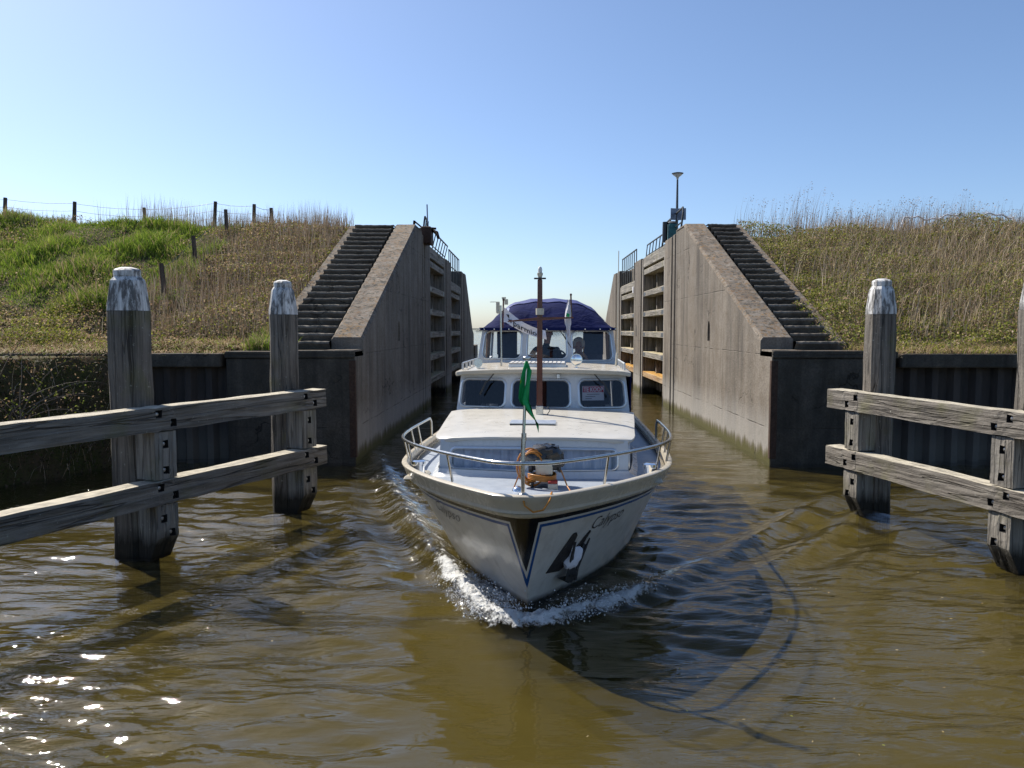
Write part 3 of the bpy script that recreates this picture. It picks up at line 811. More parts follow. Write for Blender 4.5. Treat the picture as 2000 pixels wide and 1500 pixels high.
# ================================================================== TIMBER GUIDE FENCES
def face_with_recess(L, T, H, holes, size=.085, dep=.06):
    """timber with square bolt recesses in its -y face; x along, y thickness, z height"""
    mb = MB(); xs = {0, L}; zs = {-H / 2, H / 2}
    hs = [(a - size / 2, a + size / 2, b - size / 2, b + size / 2) for a, b in holes]
    for h in hs: xs |= {h[0], h[1]}; zs |= {h[2], h[3]}
    for k in range(1, int(L / .35)): xs.add(k * .35 + .011)
    xs = sorted(xs); zs = sorted(zs); q = random.Random(int(L * 1000) + len(holes))
    jit = {}
    def P(x, y, z):
        key = (round(x, 4), round(y, 4), round(z, 4))
        if key not in jit:
            e = .007 if 0.01 < x < L - .01 else .004
            jit[key] = (x, y + q.uniform(-e, e), z + q.uniform(-e, e))
        return jit[key]
    def inh(x0, x1, z0, z1): return any(h[0] - 1e-6 <= x0 and x1 <= h[1] + 1e-6 and h[2] - 1e-6 <= z0 and z1 <= h[3] + 1e-6 for h in hs)
    for x0, x1 in zip(xs, xs[1:]):
        for z0, z1 in zip(zs, zs[1:]):
            if inh(x0, x1, z0, z1):
                y = dep
                mb.add([(x0, y, z0), (x1, y, z0), (x1, y, z1), (x0, y, z1)], [(0, 1, 2, 3)], 1)
                for a, b in (((x0, z0), (x1, z0)), ((x1, z0), (x1, z1)), ((x1, z1), (x0, z1)), ((x0, z1), (x0, z0))):
                    mb.add([P(a[0], 0, a[1]), P(b[0], 0, b[1]), (b[0], y, b[1]), (a[0], y, a[1])], [(0, 1, 2, 3)], 1)
            else:
                mb.add([P(x0, 0, z0), P(x1, 0, z0), P(x1, 0, z1), P(x0, 0, z1)], [(0, 1, 2, 3)])
        mb.add([P(x0, 0, H / 2), P(x1, 0, H / 2), P(x1, T, H / 2), P(x0, T, H / 2)], [(0, 1, 2, 3)])
        mb.add([P(x0, 0, -H / 2), P(x1, 0, -H / 2), P(x1, T, -H / 2), P(x0, T, -H / 2)], [(3, 2, 1, 0)])
        mb.add([P(x0, T, -H / 2), P(x1, T, -H / 2), P(x1, T, H / 2), P(x0, T, H / 2)], [(3, 2, 1, 0)])
    for x in (0, L):
        for z0, z1 in zip(zs, zs[1:]):
            mb.add([P(x, 0, z0), P(x, T, -H / 2 if z0 == zs[0] else z0), P(x, T, H / 2 if z1 == zs[-1] else z1), P(x, 0, z1)], [(0, 1, 2, 3)])
    return mb

def pile(root, loc, ang, w0, ztop, seed):
    q = random.Random(seed); mb = MB(); h = w0 / 2; c = h * .42
    sec = [(-h, -h + c), (-h + c, -h), (h - c, -h), (h, -h + c), (h, h - c), (h - c, h), (-h + c, h), (-h, h - c)]
    rows = []; zc = ztop - .47
    for i in range(13):
        z = -1.0 + (zc + 1.0) * i / 12
        rows.append([(x * (1.04 - .04 * i / 12) + q.uniform(-.008, .008), y * (1.04 - .04 * i / 12) + q.uniform(-.008, .008), z) for x, y in sec])
    mb.grid(rows, close=True); mb.add(rows[-1], [tuple(range(8))])
    o = mb.obj("pile", M_pile, root, smooth=25); o.location = loc; o.rotation_euler = (0, 0, ang)
    mb = MB(); rows = []
    for k, z in ((1.005, zc + .002), (.99, zc + .08), (.80, ztop - .125), (.63, ztop - .075), (.645, ztop - .07), (.645, ztop - .012), (.56, ztop + .008), (.25, ztop + .03)):
        rows.append([(x * k + q.uniform(-.004, .004), y * k + q.uniform(-.004, .004), z) for x, y in sec])
    mb.grid(rows, close=True); mb.add(rows[-1], [tuple(range(8))])
    mb.obj("painted_cap", M_cap, o, smooth=25)

def guide(side):
    L = side < 0
    if L: A = Vector((-2.97, 11.27, 0)); d = Vector((-.42, -1, 0)).normalized(); away = Vector((-.922, .387, 0)); us = (.36, 2.90); length = 7.2
    else: A = Vector((4.46, 11.45, 0)); d = Vector((.22, -1, 0)).normalized(); away = Vector((.977, .215, 0)); us = (.56, 3.16); length = 7.0
    root = empty("timber_guide_fence", tuple(A), 0, "dark timber guide fence standing in the water on the left" if L else "pale weathered timber guide fence standing in the water on the right", "guide fence", "timber guide fences at the lock mouth")
    # local frame of timbers: x along d, y = away, z up  (for the left side x,y,z must be right-handed)
    bm_ = Matrix(((d.x, away.x, 0), (d.y, away.y, 0), (0, 0, 1)))
    flip = bm_.determinant() < 0
    def place(mb, name, mats, org, **k):
        if flip:
            pass
        mb.v = [tuple(bm_ @ Vector(p)) for p in mb.v]
        o = mb.obj(name, mats, None, **k); o.parent = root; o.location = org; return o
    def timber_obj(mb, name, mats, org):
        # keep grain along local x: build in own frame, then rotate the object
        ang = math.atan2(d.y, d.x)
        if flip: mb.v = [(x, -y, z) for x, y, z in mb.v]
        o = mb.obj(name, mats, root); o.location = org; o.rotation_euler = (0, 0, ang); return o
    boltme = MB(); boltme.lathe([(.022, 0), (.022, .03), (.012, .036)], 8, mat=Matrix.Rotation(R(90), 3, 'X')); bme = boltme.mesh("bolt", M_rustbolt, smooth=40)
    def bolts(tim, lst):
        for (u, z) in lst:
            o = share("bolt", bme, tim); o.location = (u, -.06 if flip else .06, z); o.rotation_euler = (0, 0, math.pi if flip else 0)
    for z in (1.585, .745):
        holes = []
        for u in us: holes += [(u - .10, -.05), (u + .10, .06)]
        mb = face_with_recess(length, .24, .27, holes)
        bolts(timber_obj(mb, "guide_beam", [M_beam, M_recess], (0, 0, z)), holes)
    for i, u in enumerate(us):
        # vertical fender timbers between and below the beams
        for (za, zb, hl) in ((.895, 1.435, [(.0, .13), (.0, -.17)]), (-.05, .595, [(.05, .17), (-.06, -.01)])):
            H = zb - za; mb = face_with_recess(.30, .30, H, [(.15 + a, b) for a, b in hl])
            if za < 0:
                mb.v = [(x, y if z > -H / 2 + .18 else y + (.14 if y < .15 else 0), z) for x, y, z in mb.v]
            o = timber_obj(mb, "fender_timber", [M_fender, M_recess], tuple(d * (u - .15) + away * .025 + Vector((0, 0, (za + zb) / 2))))
            bolts(o, [(.15 + a, b) for a, b in hl])
        loc = d * u + away * (.33 + ((.21 if i else .13) if L else .10))
        pile(root, tuple(loc), math.atan2(d.y, d.x) + R(8 if L else -6), .345 if not (L and i == 1) else .40, 3.28, 3 + i + (10 if L else 0))
        # lower part of pile widened where it carries the timbers
    return root
M_fender = timber("fender_timber", (.30, .28, .245), (.24, .215, .185), (.10, .09, .078), 'z', top=(.45, .40, .30))
guide(-1); guide(1)

# ================================================================== FENCES ON THE DIKE
def wire_fence(name, pts, h, lab, wires, ws, seed):
    q = random.Random(seed); root = empty(name, (pts[0][0], pts[0][1], 0), 0, lab, "fence", "post and wire fences on the left dike")
    o0 = Vector((pts[0][0], pts[0][1], 0)); tops = []
    for (x, y) in pts:
        z = float(terrain(x, y)); lx, ly = q.uniform(-.07, .07), q.uniform(-.05, .05)
        mb = MB(); mb.tube([(0, 0, -.3), (lx * .5, ly * .5, h * .5), (lx, ly, h)], [.062, .06, .056], 8)
        o = mb.obj("post", M_fpost, root, smooth=40); o.location = (x - o0.x, y - o0.y, z); tops.append((Vector((x - o0.x, y - o0.y, z)), Vector((lx, ly, h))))
    for k in range(wires):
        f = ws[k]; pp = []
        for (a, la), (b, lb) in zip(tops, tops[1:]):
            A = a + la * f; B = b + lb * f
            for t in range(8):
                u = t / 8; p = A.lerp(B, u); p.z -= .05 * math.sin(math.pi * u) + q.uniform(0, .012); pp.append(p)
        pp.append(tops[-1][0] + tops[-1][1] * f)
        mb = MB(); mb.tube(pp, .006, 4); mb.obj("wire", M_wire, root)
    return root
wire_fence("wire_fence", [(-19.2, 24.6), (-16.75, 24.6), (-14.5, 24.6), (-12.2, 24.7), (-9.98, 24.6), (-8.68, 24.5), (-8.22, 24.9)], .95, "post and wire fence along the crest of the left dike", 4, [.95, .7, .45, .2], 5)
wire_fence("wire_fence", [(-8.95, 23.0), (-8.75, 20.3), (-8.6, 18.2)], .82, "old leaning fence posts running down the left dike slope", 1, [.85], 8)
mb = MB(); pp = []
for i in range(40):
    x = 11.2 + i * .085; y = 23.5; pp.append((x, y, float(terrain(x, y)) + .52 + .05 * math.sin(i * .45) + .03 * math.sin(i * 1.3) - (.25 if i == 0 else 0)))
mb.tube(pp, .022, 6); mb.obj("white_tape", M_signwhite, None, smooth=40, label="white twisted tape lying over the grass on the right dike crest", cat="tape")

# ================================================================== THE MOTOR BOAT
M_canvaslight = plain('blue_canvas_seam', (.035, .05, .19), .7, var=.2)
boat = empty("motor_boat", tuple(BOAT_TIP), BOAT_ROT, "cream and white motor cruiser with blue canopy coming out of the lock", "boat")
TOPT = [(-.02, .17), (.06, .26), (.3, .46), (.6, .70), (1.0, .965), (1.4, 1.19), (1.8, 1.365), (2.2, 1.47), (3, 1.55), (5, 1.58), (8, 1.5), (10.3, 1.32)]
KNT = [(0, .07), (.04, .14), (.2, .30), (.5, .55), (.9, .84), (1.3, 1.07), (1.7, 1.255), (2.15, 1.375), (3, 1.47), (5, 1.50), (8, 1.43), (10.2, 1.26)]
WLT = [(0, 0.0), (.3, .20), (.6, .385), (1.0, .63), (1.5, .86), (2.2, 1.09), (3.2, 1.28), (4.5, 1.36), (7, 1.34), (9.4, 1.2)]
ZK = .965; LEN = 10.3
def zks(b): return 1 + .088 * max(0, 1 - b / 2.4) ** 1.2
def sheer(b): return 1.075 + .175 * max(0, 1 - b / 5.0) ** 1.5
def hull_pt(s, z):
    """s 0..1 from stem to stern, z height -> (half width, aft)"""
    f = max(0, min(1, z / ZK))
    b0 = .10 + .72 * (1 - f) ** 1.05 + (.25 * -z if z < 0 else 0)
    e = (LEN - b0) * s ** 1.7
    wk = lerp_table(KNT, e); ww = lerp_table(WLT, e)
    g = f ** 1.12
    return ww + (wk - ww) * g if z >= 0 else ww * (1 + z * .6), b0 + e
ZR = [-1.0, -.5, 0, .08, .16, .24, .32, .40, .48, .56, .64, .72, .80, .86, .90, .93, ZK]
NS = 90
mb = MB(); rows = []; uvs = []
for z in ZR:
    row = []; uu = []; arc = 0; prev = None; R_ = []
    for i in range(NS + 1):
        hw, b = hull_pt(i / NS, z); R_.append((hw, b))
    arcs = [abs(R_[0][0])]
    for a, c in zip(R_, R_[1:]): arcs.append(arcs[-1] + math.hypot(c[0] - a[0], c[1] - a[1]))
    zf = lambda b: z * zks(b) if z > 0 else z
    row = [(-hw, b, zf(b)) for hw, b in reversed(R_)] + [(0, R_[0][1] - R_[0][0] * .12, zf(R_[0][1]))] + [(hw, b, zf(b)) for hw, b in R_]
    uu = list(reversed(arcs)) + [0] + arcs
    rows.append(row); uvs.append([(u, z) for u in uu])
mb.grid(rows); me = bpy.data.meshes.new("hull"); me.from_pydata(mb.v, [], mb.f)
fl = [p for r in uvs for p in r]; ul = me.uv_layers.new(name="UVMap")
for lp in me.loops: ul.data[lp.index].uv = fl[lp.vertex_index]
me.materials.append(M_hull); me.shade_smooth(); 
hull = link(bpy.data.objects.new("hull", me), boat)
tr = MB(); n2 = 2 * (NS + 1)
tr.add([r[0] for r in rows] + [r[-1] for r in rows], [tuple([i, i + 1, i + 1 + len(ZR), i + len(ZR)]) for i in range(len(ZR) - 1)]); tr.obj("transom", M_white, boat)

# plan curve of the bulwark (left stern -> bow -> right stern)
def plan(table, off=0.0):
    bs = [0, .03, .06, .12, .2, .3, .45, .6, .8, 1.0, 1.2, 1.4, 1.6, 1.8, 2.0, 2.2, 2.6, 3, 3.5, 4, 5, 6, 7, 8, 9, 10.2]
    half = [(lerp_table(table, b), b) for b in bs]
    half = [(0.06, -.035)] + half if table is TOPT else [(.03, .085)] + [(x, b + .10) for x, b in half]
    # smooth
    for _ in range(2):
        half = [half[0]] + [((a[0] + 2 * c[0] + d[0]) / 4, (a[1] + 2 * c[1] + d[1]) / 4) for a, c, d in zip(half, half[1:], half[2:])] + [half[-1]]
    full = [(-x, b) for x, b in reversed(half)] + half
    out = []
    for i, (x, b) in enumerate(full):
        p = full[max(i - 1, 0)]; q = full[min(i + 1, len(full) - 1)]
        tx, ty = q[0] - p[0], q[1] - p[1]; l = math.hypot(tx, ty) or 1
        out.append((x, b, ty / l, -tx / l))      # outward normal
    # make sure normals point outward
    return [(x, b, (nx if nx * x + ny * (b - 4) > 0 else -nx), (ny if nx * x + ny * (b - 4) > 0 else -ny)) for x, b, nx, ny in out]
PT = plan(TOPT); PK = plan(KNT)
def band(prof, name, mat):
    rows = []
    for (x, b, nx, ny), (kx, kb, knx, kny) in zip(PT, PK):
        sh = sheer(b); r = []
        for (o, z, f) in prof:          # f: 0 knuckle .. 1 bulwark top
            zz = z + .965 * (zks(b) - 1) if f < .5 else sh + z
            bx_ = kx + (x - kx) * f; by_ = kb + (b - kb) * f; ox = knx + (nx - knx) * f; oy = kny + (ny - kny) * f
            r.append((bx_ + ox * o, by_ + oy * o, zz))
        rows.append(r)
    m_ = MB(); m_.grid(rows); return m_.obj(name, mat, boat, smooth=50)
band([(-.01, .945, 0), (.03, .950, 0), (.062, .968, 0), (.070, .990, 0), (.055, 1.012, 0), (.020, 1.028, 0), (.008, 1.045, 0), (.012, -.13, .75), (.020, -.06, .9), (.034, -.022, 1), (.036, -.008, 1), (.026, .002, 1), (-.018, .002, 1), (-.026, -.010, 1), (-.026, -.16, 1)], "bulwark", M_cream)
# deck
rows = []
for k in range(len(PT) // 2, len(PT)):
    x, b, nx, ny = PT[k]; x2 = x - .03; z = sheer(b) - .115
    rows.append([(-x2 + 2 * x2 * j / 8, b + .03 * (1 if k < len(PT) // 2 + 3 else 0), z + .03 * (1 - (2 * j / 8 - 1) ** 2)) for j in range(9)])
mb = MB(); mb.grid(rows); mb.obj("deck", M_deck, boat, smooth=60)

# name lettering pressed on to the hull
def text_mesh(txt, size, shear=0.0, bold=0.0):
    cu = bpy.data.curves.new("t", 'FONT'); cu.body = txt; cu.size = size; cu.shear = shear; cu.offset = bold; cu.resolution_u = 3
    ob = bpy.data.objects.new("t", cu); COL.objects.link(ob)
    dg = bpy.context.evaluated_depsgraph_get(); me = bpy.data.meshes.new_from_object(ob.evaluated_get(dg))
    bpy.data.objects.remove(ob); bpy.data.curves.remove(cu); return me
def text_obj(name, txt, size, fmap, mat, parent, shear=0.0, bold=0.0, sub=True):
    me = text_mesh(txt, size, shear, bold)
    for v in me.vertices: v.co = fmap(v.co.x, v.co.y)
    me.materials.clear(); me.materials.append(mat); me.update()
    return link(bpy.data.objects.new(name, me), parent)
def hull_at(u, z, side, lift=.006):
    # point at arc u from the stem at height z
    lo = 0; prev = hull_pt(0, z); acc = prev[0]
    for i in range(1, 400):
        c = hull_pt(i / 400, z); dl = math.hypot(c[0] - prev[0], c[1] - prev[1])
        if acc + dl >= u:
            t = (u - acc) / dl; x = prev[0] + (c[0] - prev[0]) * t; b = prev[1] + (c[1] - prev[1]) * t
            nx, ny = (c[1] - prev[1]) / dl, -(c[0] - prev[0]) / dl
            return Vector((side * (x + nx * lift), b + ny * lift, z * zks(b)))
        acc += dl; prev = c
    return Vector((side * prev[0], prev[1], z))
text_obj("name_lettering", "Calypso", .20, lambda x, y: hull_at(.86 + x * .92, .69 + y * .9 + x * .06, 1), M_ink, hull, .55, -.002)
text_obj("name_lettering", "Calypso", .20, lambda x, y: hull_at(1.62 - x * .92, .75 + y * .9 - x * .06, -1), M_ink, hull, .55, -.002)

# bow rail
def rail_path(b_end):
    half = [(x, b, nx, ny) for x, b, nx, ny in PT if b <= b_end]
    return half
rp = [Vector((x + nx * .02, b + ny * .02 - .0, sheer(b) + .265)) for x, b, nx, ny in rail_path(4.3)]
e0 = [Vector((rp[0].x, rp[0].y + .40, rp[0].z - .30)), Vector((rp[0].x, rp[0].y + .36, rp[0].z - .06)), Vector((rp[0].x, rp[0].y + .26, rp[0].z - .005))]
e1 = [Vector((rp[-1].x, rp[-1].y + .26, rp[-1].z - .005)), Vector((rp[-1].x, rp[-1].y + .36, rp[-1].z - .06)), Vector((rp[-1].x, rp[-1].y + .40, rp[-1].z - .30))]
mb = MB(); mb.tube(e0 + rp + e1, .0175, 10); rail = mb.obj("bow_rail", M_steel, boat, smooth=60)
def plan_at(b):
    best = min(PT[len(PT) // 2:], key=lambda q: abs(q[1] - b)); return best
for b in (.62, 1.62, 2.3, 3.05, 3.8):
    x, bb, nx, ny = plan_at(b)
    for sd_ in (-1, 1):
        z = sheer(bb); mb = MB(); mb.tube([(sd_ * (x - .012), bb + .10, z - .01), (sd_ * (x + nx * .02), bb + ny * .02, z + .262)], .0125, 8); mb.obj("stanchion", M_steel, rail, smooth=60)
mb = MB(); mb.tube([(0, .0, sheer(0) - .02), (0, -.03, sheer(0) + .262)], .0165, 10); mb.lathe([(.045, 0), (.045, .012), (.02, .03)], 10, (0, 0, sheer(0) - .01)); mb.obj("stanchion", M_steel, rail, smooth=60)
# jackstaff
mb = MB(); mb.tube([(0, -.035, 1.50), (.005, -.03, 1.72)], .019, 10); mb.tube([(.005, -.03, 1.72), (.03, -.01, 2.36)], .0125, 8); mb.tube([(.008, -.028, 1.70), (.0085, -.027, 1.76)], .021, 10); mb.lathe([(.03, 2.355), (.034, 2.37), (.03, 2.38), (.004, 2.385)], 10, (.03, -.01, 0)); mb.obj("flagstaff", M_steel, boat, smooth=60)

# bollards on the side decks
for sd_ in (-1, 1):
    mb = MB(); mb.lathe([(.062, 0), (.062, .125), (.075, .13), (.075, .155), (.045, .165)], 14); o = mb.obj("bollard", M_chrome, boat, smooth=40); o.location = (sd_ * 1.20, 1.68, sheer(1.7) - .10)
    mb = MB(); mb.hexa([(-.12, -.16, 0), (.10, -.16, 0), (.12, .22, 0), (-.10, .22, 0), (-.10, -.12, .035), (.09, -.12, .04), (.10, .18, .04), (-.08, .18, .035)]); o = mb.obj("bollard_plate", M_cream, boat, bevel=.01); o.location = (sd_ * 1.22, 1.70, sheer(1.7) - .118)

# ---- window panels
def quadmap(p00, p10, p11, p01):
    p00, p10, p11, p01 = map(Vector, (p00, p10, p11, p01))
    return lambda u, v: (p00 * (1 - u) + p10 * u) * (1 - v) + (p01 * (1 - u) + p11 * u) * v
def panel(parent, corners, wins, thick, wall_mat, glass_mat, name="front_panel", frame=.03, rr=.06, out=None, fm=None, pane_back=.012):
    mp = quadmap(*corners); p = [Vector(c) for c in corners]; W = (p[1] - p[0]).length; H = (p[3] - p[0]).length
    nrm = (p[1] - p[0]).cross(p[3] - p[0]).normalized()
    if out is not None and nrm.dot(Vector(out)) < 0: nrm = -nrm
    mpm = lambda a, b: mp(a / W, b / H)
    holes = [rrect(u0 * W, u1 * W, v0 * H, v1 * H, rr) for (u0, u1, v0, v1) in wins]
    mb = MB(); mb.poly([(0, 0), (W, 0), (W, H), (0, H)], [list(reversed(h)) for h in holes], mpm, -nrm * thick); wall = mb.obj(name, wall_mat, parent)
    for (u0, u1, v0, v1), h in zip(wins, holes):
        e = frame; o_ = rrect(u0 * W - e, u1 * W + e, v0 * H - e, v1 * H + e, rr + e)
        i_ = rrect(u0 * W + .008, u1 * W - .008, v0 * H + .008, v1 * H - .008, rr)
        fr = MB(); ring = []
        nn = len(o_); mid = [((a[0] + b[0]) / 2, (a[1] + b[1]) / 2) for a, b in zip(o_, i_)]
        rows = [[mpm(*a) + nrm * .002 for a in o_], [mpm(*a) + nrm * .014 for a in [((2 * a[0] + b[0]) / 3, (2 * a[1] + b[1]) / 3) for a, b in zip(o_, i_)]],
                [mpm(*a) + nrm * .014 for a in [((a[0] + 2 * b[0]) / 3, (a[1] + 2 * b[1]) / 3) for a, b in zip(o_, i_)]], [mpm(*a) - nrm * .012 for a in i_]]
        fr.grid(rows, close=True); win = fr.obj("window", fm or M_alu, parent, smooth=60)
        g = MB(); g.add([mpm(*a) - nrm * pane_back for a in rrect(u0 * W - .004, u1 * W + .004, v0 * H - .004, v1 * H + .004, rr)], [tuple(range(nn))]); g.obj("pane", glass_mat, win)
    return wall, mpm, nrm, W, H

# ---- fore cabin
fc = MB(); fcz0 = 1.00
fore = link(bpy.data.objects.new("fore_cabin", MB().box(-.9, .9, 1.95, 2.0, 1.02, 1.30).mesh("fore_cabin", M_inside)), boat)
cz = 1.455
cor = {}
for sd_ in (-1, 1):
    a0 = (0, 1.50, fcz0); b0_ = (sd_ * .99, 1.73, fcz0); a1 = (0, 1.60, cz + .03); b1 = (sd_ * .985, 1.80, cz - .015)
    cs = (a0, b0_, b1, a1) if sd_ > 0 else (b0_, a0, a1, b1)
    wn_ = [(.075, .875, .34, .78)] if sd_ > 0 else [(.125, .925, .34, .78)]
    wall, mpm, nrm, W, H = panel(fore, cs, wn_, .03, M_white, M_glass, "front_panel", rr=.055, out=(0, -1, .2), frame=.026)
    # pleated curtain just behind the pane
    rows = []; nn = 120
    for v in (.28, .9):
        rows.append([mpm((.04 + .92 * i / nn) * W, v * H) - nrm * (.075 + .022 * math.sin(i * .36) + .006 * math.sin(i * .83 + v)) for i in range(nn + 1)])
    c_ = MB(); c_.grid(rows); c_.obj("curtain", M_curtain, fore, smooth=80)
    # side wall
    s0 = (sd_ * .99, 1.73, fcz0); s1 = (sd_ * 1.20, 4.3, fcz0 - .02); s2 = (sd_ * 1.17, 4.3, 1.46); s3 = (sd_ * .985, 1.80, cz - .015)
    panel(fore, (s0, s1, s2, s3) if sd_ > 0 else (s1, s0, s3, s2), [(.05, .20, .28, .82), (.30, .62, .35, .8)] if sd_ > 0 else [(.80, .95, .28, .82), (.38, .70, .35, .8)], .03, M_cream if sd_ > 0 else M_white, M_tint, "side_panel", rr=.05, out=(sd_, 0, 0), frame=.024)
# coved foot of the cabin
rows = []
for (x, b) in [(-1.22, 4.3), (-1.10, 2.6), (-1.02, 1.85), (-.99, 1.71), (-.9, 1.69), (0, 1.49), (.9, 1.69), (.99, 1.71), (1.02, 1.85), (1.10, 2.6), (1.22, 4.3)]:
    dx = (0 if abs(x) < .95 else (1 if x > 0 else -1)) ; dy = -1 if b < 1.8 else 0; z = sheer(b) - .10
    rows.append([(x + dx * .0, b, z + .075), (x + dx * .012, b + dy * .012, z + .03), (x + dx * .06, b + dy * .06, z)])
mb = MB(); mb.grid(rows); mb.obj("plinth", M_white, fore, smooth=60)
# cambered roof with rounded front corners and lip
def roof(outline, zf, camber, th, name, mat, parent, nx=22, lip=.03):
    """outline: list of (b, half) front->back; zf(b): edge height"""
    m_ = MB(); top = []; bot = []
    for (b, h) in outline:
        cf = zf(b); top.append([(h * (2 * j / nx - 1), b + fo(h * (2 * j / nx - 1)) * max(0, 1 - (b - outline[0][0]) / .5), cf + camber * (1 - (2 * j / nx - 1) ** 2) - (.012 if j in (0, nx) else 0)) for j in range(nx + 1)])
        bot.append([(p[0] * .995, p[1], p[2] - th) for p in top[-1]])
    m_.grid(top); m_.grid(bot)
    for k in (0, len(top) - 1):
        m_.grid([top[k], bot[k]])
    for j in (0, nx):
        m_.grid([[r[j] for r in top], [r[j] for r in bot]])
    return m_.obj(name, mat, parent, smooth=35, bevel=.006)
fo = lambda x: .22 * abs(x) ** 1.3
ro = [(1.575, .84), (1.585, .93), (1.605, .98), (1.64, 1.015), (1.70, 1.04), (1.8, 1.06), (2.1, 1.085), (2.6, 1.12), (3.2, 1.17), (3.8, 1.215), (4.22, 1.245)]
roof(ro, lambda b: 1.462 + (b - 1.55) * .010 - .012 * max(0, 1 - (b - 1.55) / .25), .05, .028, "roof", M_roof, fore)
# raised panel on the roof
fo = lambda x: 0
roof([(2.75, .60), (2.78, .64), (2.9, .66), (3.6, .68), (4.1, .68)], lambda b: 1.497 + (b - 1.55) * .009, .016, .03, "raised_panel", M_roof, fore)
# roof vent with bars
vent = link(bpy.data.objects.new("roof_vent", MB().box(-.30, .22, 2.40, 2.72, 1.517, 1.525).mesh("roof_vent", M_black, bevel=.004)), boat)
for k in range(6):
    mb = MB(); mb.tube([(-.30, 2.43 + k * .052, 1.537), (.22, 2.43 + k * .052, 1.537)], .011, 6); mb.obj("bar", M_alu, vent, smooth=40)

# ---- saloon
sal = link(bpy.data.objects.new("saloon", MB().box(-1.02, 1.02, 6.1, 6.15, 1.4, 1.98).mesh("saloon", M_inside)), boat)
bz, tz = 1.47, 1.995
pl = [(-1.20, 4.42), (-.47, 4.24), (.47, 4.24), (1.20, 4.42)]
for i in range(3):
    (xa, ba), (xb, bb) = pl[i], pl[i + 1]
    cs = ((xa, ba, bz), (xb, bb, bz), (xb * .955, bb + .12, tz), (xa * .955, ba + .12, tz))
    wn_ = [[(.055, .915, .13, .82)], [(.06, .90, .13, .82)], [(.075, .93, .13, .82)]][i]
    panel(sal, cs, wn_, .03, M_white, M_tint, "front_panel", rr=.075, out=(0, -1, 0), frame=.03)
for sd_ in (-1, 1):
    s0 = (sd_ * 1.2, 4.42, 1.02); s1 = (sd_ * 1.25, 6.9, 1.0); s2 = (sd_ * 1.18, 6.9, tz); s3 = (sd_ * 1.146, 4.54, tz)
    panel(sal, (s0, s1, s2, s3) if sd_ > 0 else (s1, s0, s3, s2), [(.08, .45, .50, .88), (.52, .9, .50, .88)], .03, M_white, M_tint, "side_panel", rr=.06, out=(sd_, 0, 0))
for sd_ in (-1, 1):
    rows = [[(sd_ * (1.10 - .012 * math.sin(k * 1.1)), 4.60 + k * .05, z) for k in range(44)] for z in (1.35, 1.97)]
    c_ = MB(); c_.grid(rows); c_.obj("curtain", M_inside, sal, smooth=80)  # added dark curtains, keep light from showing through the side windows
fo = lambda x: .16 * abs(x) ** 1.6
roof([(4.20, 1.20), (4.22, 1.215), (4.4, 1.225), (5.2, 1.235), (6.2, 1.235), (7.0, 1.22)], lambda b: 2.015 + (b - 4.2) * .006, .045, .055, "roof", M_cream, sal)
for sd_, x0, x1 in ((-1, -.66, -.86), (1, .70, .93)):
    mb = MB(); mb.tube([(x0, 4.33, 2.0), ((x0 + x1) / 2, 4.325, 1.87)], .008, 6); mb.bar(((x0 + x1 * 1.2) / 2.2, 4.32, 1.89), (x1, 4.30 + .02, 1.70), .012, .022); mb.obj("wiper", M_black, sal)
for x in (-.27, .22):
    mb = MB(); mb.box(x - .02, x + .02, 4.33 - .035, 4.33 + .02, 1.93, 1.99); mb.obj("hinge", M_alu, sal, bevel=.004)
# for-sale sign inside the right window
sg = empty("for_sale_sign", tuple(BM @ Vector((.70, 4.42, 1.62))), BOAT_ROT + R(13.5), "dark red and white paper for sale sign behind the saloon window", "sign")
mb = MB(); mb.box(-.155, .155, 0, .003, 0, .20); mb.obj("board", M_signwhite, sg)
mb = MB(); mb.box(-.148, .148, -.002, -.0005, .113, .194); mb.obj("red_field", M_signred, sg)
text_obj("lettering", "TE KOOP", .082, lambda x, y: Vector((-.138 + x * .80, -.004, .124 + y * 1.0)), M_signwhite, sg, 0, .0022)
for k, (a, b) in enumerate(((-.09, .09), (-.11, .03), (-.11, -.02))):
    mb = MB(); mb.box(a, b, -.002, -.0005, .082 - k * .03, .089 - k * .03); mb.obj("text_line", M_ink, sg)

# things on the saloon roof
mb = MB(); mb.box(-.50, .32, 4.75, 5.35, 2.055, 2.105); hatch = mb.obj("roof_hatch", M_alu, boat, bevel=.006)
for k in range(13):
    mb = MB(); mb.box(-.495 + k * .0625, -.445 + k * .0625, 4.752, 5.34, 2.106, 2.122); mb.obj("slat", M_teak, hatch, bevel=.003)
sl = link(bpy.data.objects.new("searchlight", MB().lathe([(.10, -.03), (.10, .01), (.088, .03), (.045, .09), (.02, .10)], 24, (0, 0, .135), mat=Matrix.Rotation(R(-90), 3, 'X')).mesh("searchlight", M_chrome, smooth=40)), boat); sl.location = (.47, 4.72, 2.055); sl.scale = (.85, .85, .85)
mb = MB(); mb.lathe([(.088, -.031), (.06, -.042), (.02, -.047)], 24, (0, 0, .135), mat=Matrix.Rotation(R(-90), 3, 'X')); mb.obj("lens", M_chrome, sl, smooth=60)
mb = MB(); mb.lathe([(.045, -.01), (.045, .004), (.014, .012), (.014, .05), (.03, .06)], 14); mb.obj("bracket", M_chrome, sl, smooth=40)
hn = link(bpy.data.objects.new("horn", MB().lathe([(.062, -.06), (.058, -.05), (.03, .0), (.016, .05), (.02, .14)], 18, (0, 0, .07), mat=Matrix.Rotation(R(-90), 3, 'X')).mesh("horn", M_chrome, smooth=40)), boat); hn.location = (-.93, 4.78, 2.05)
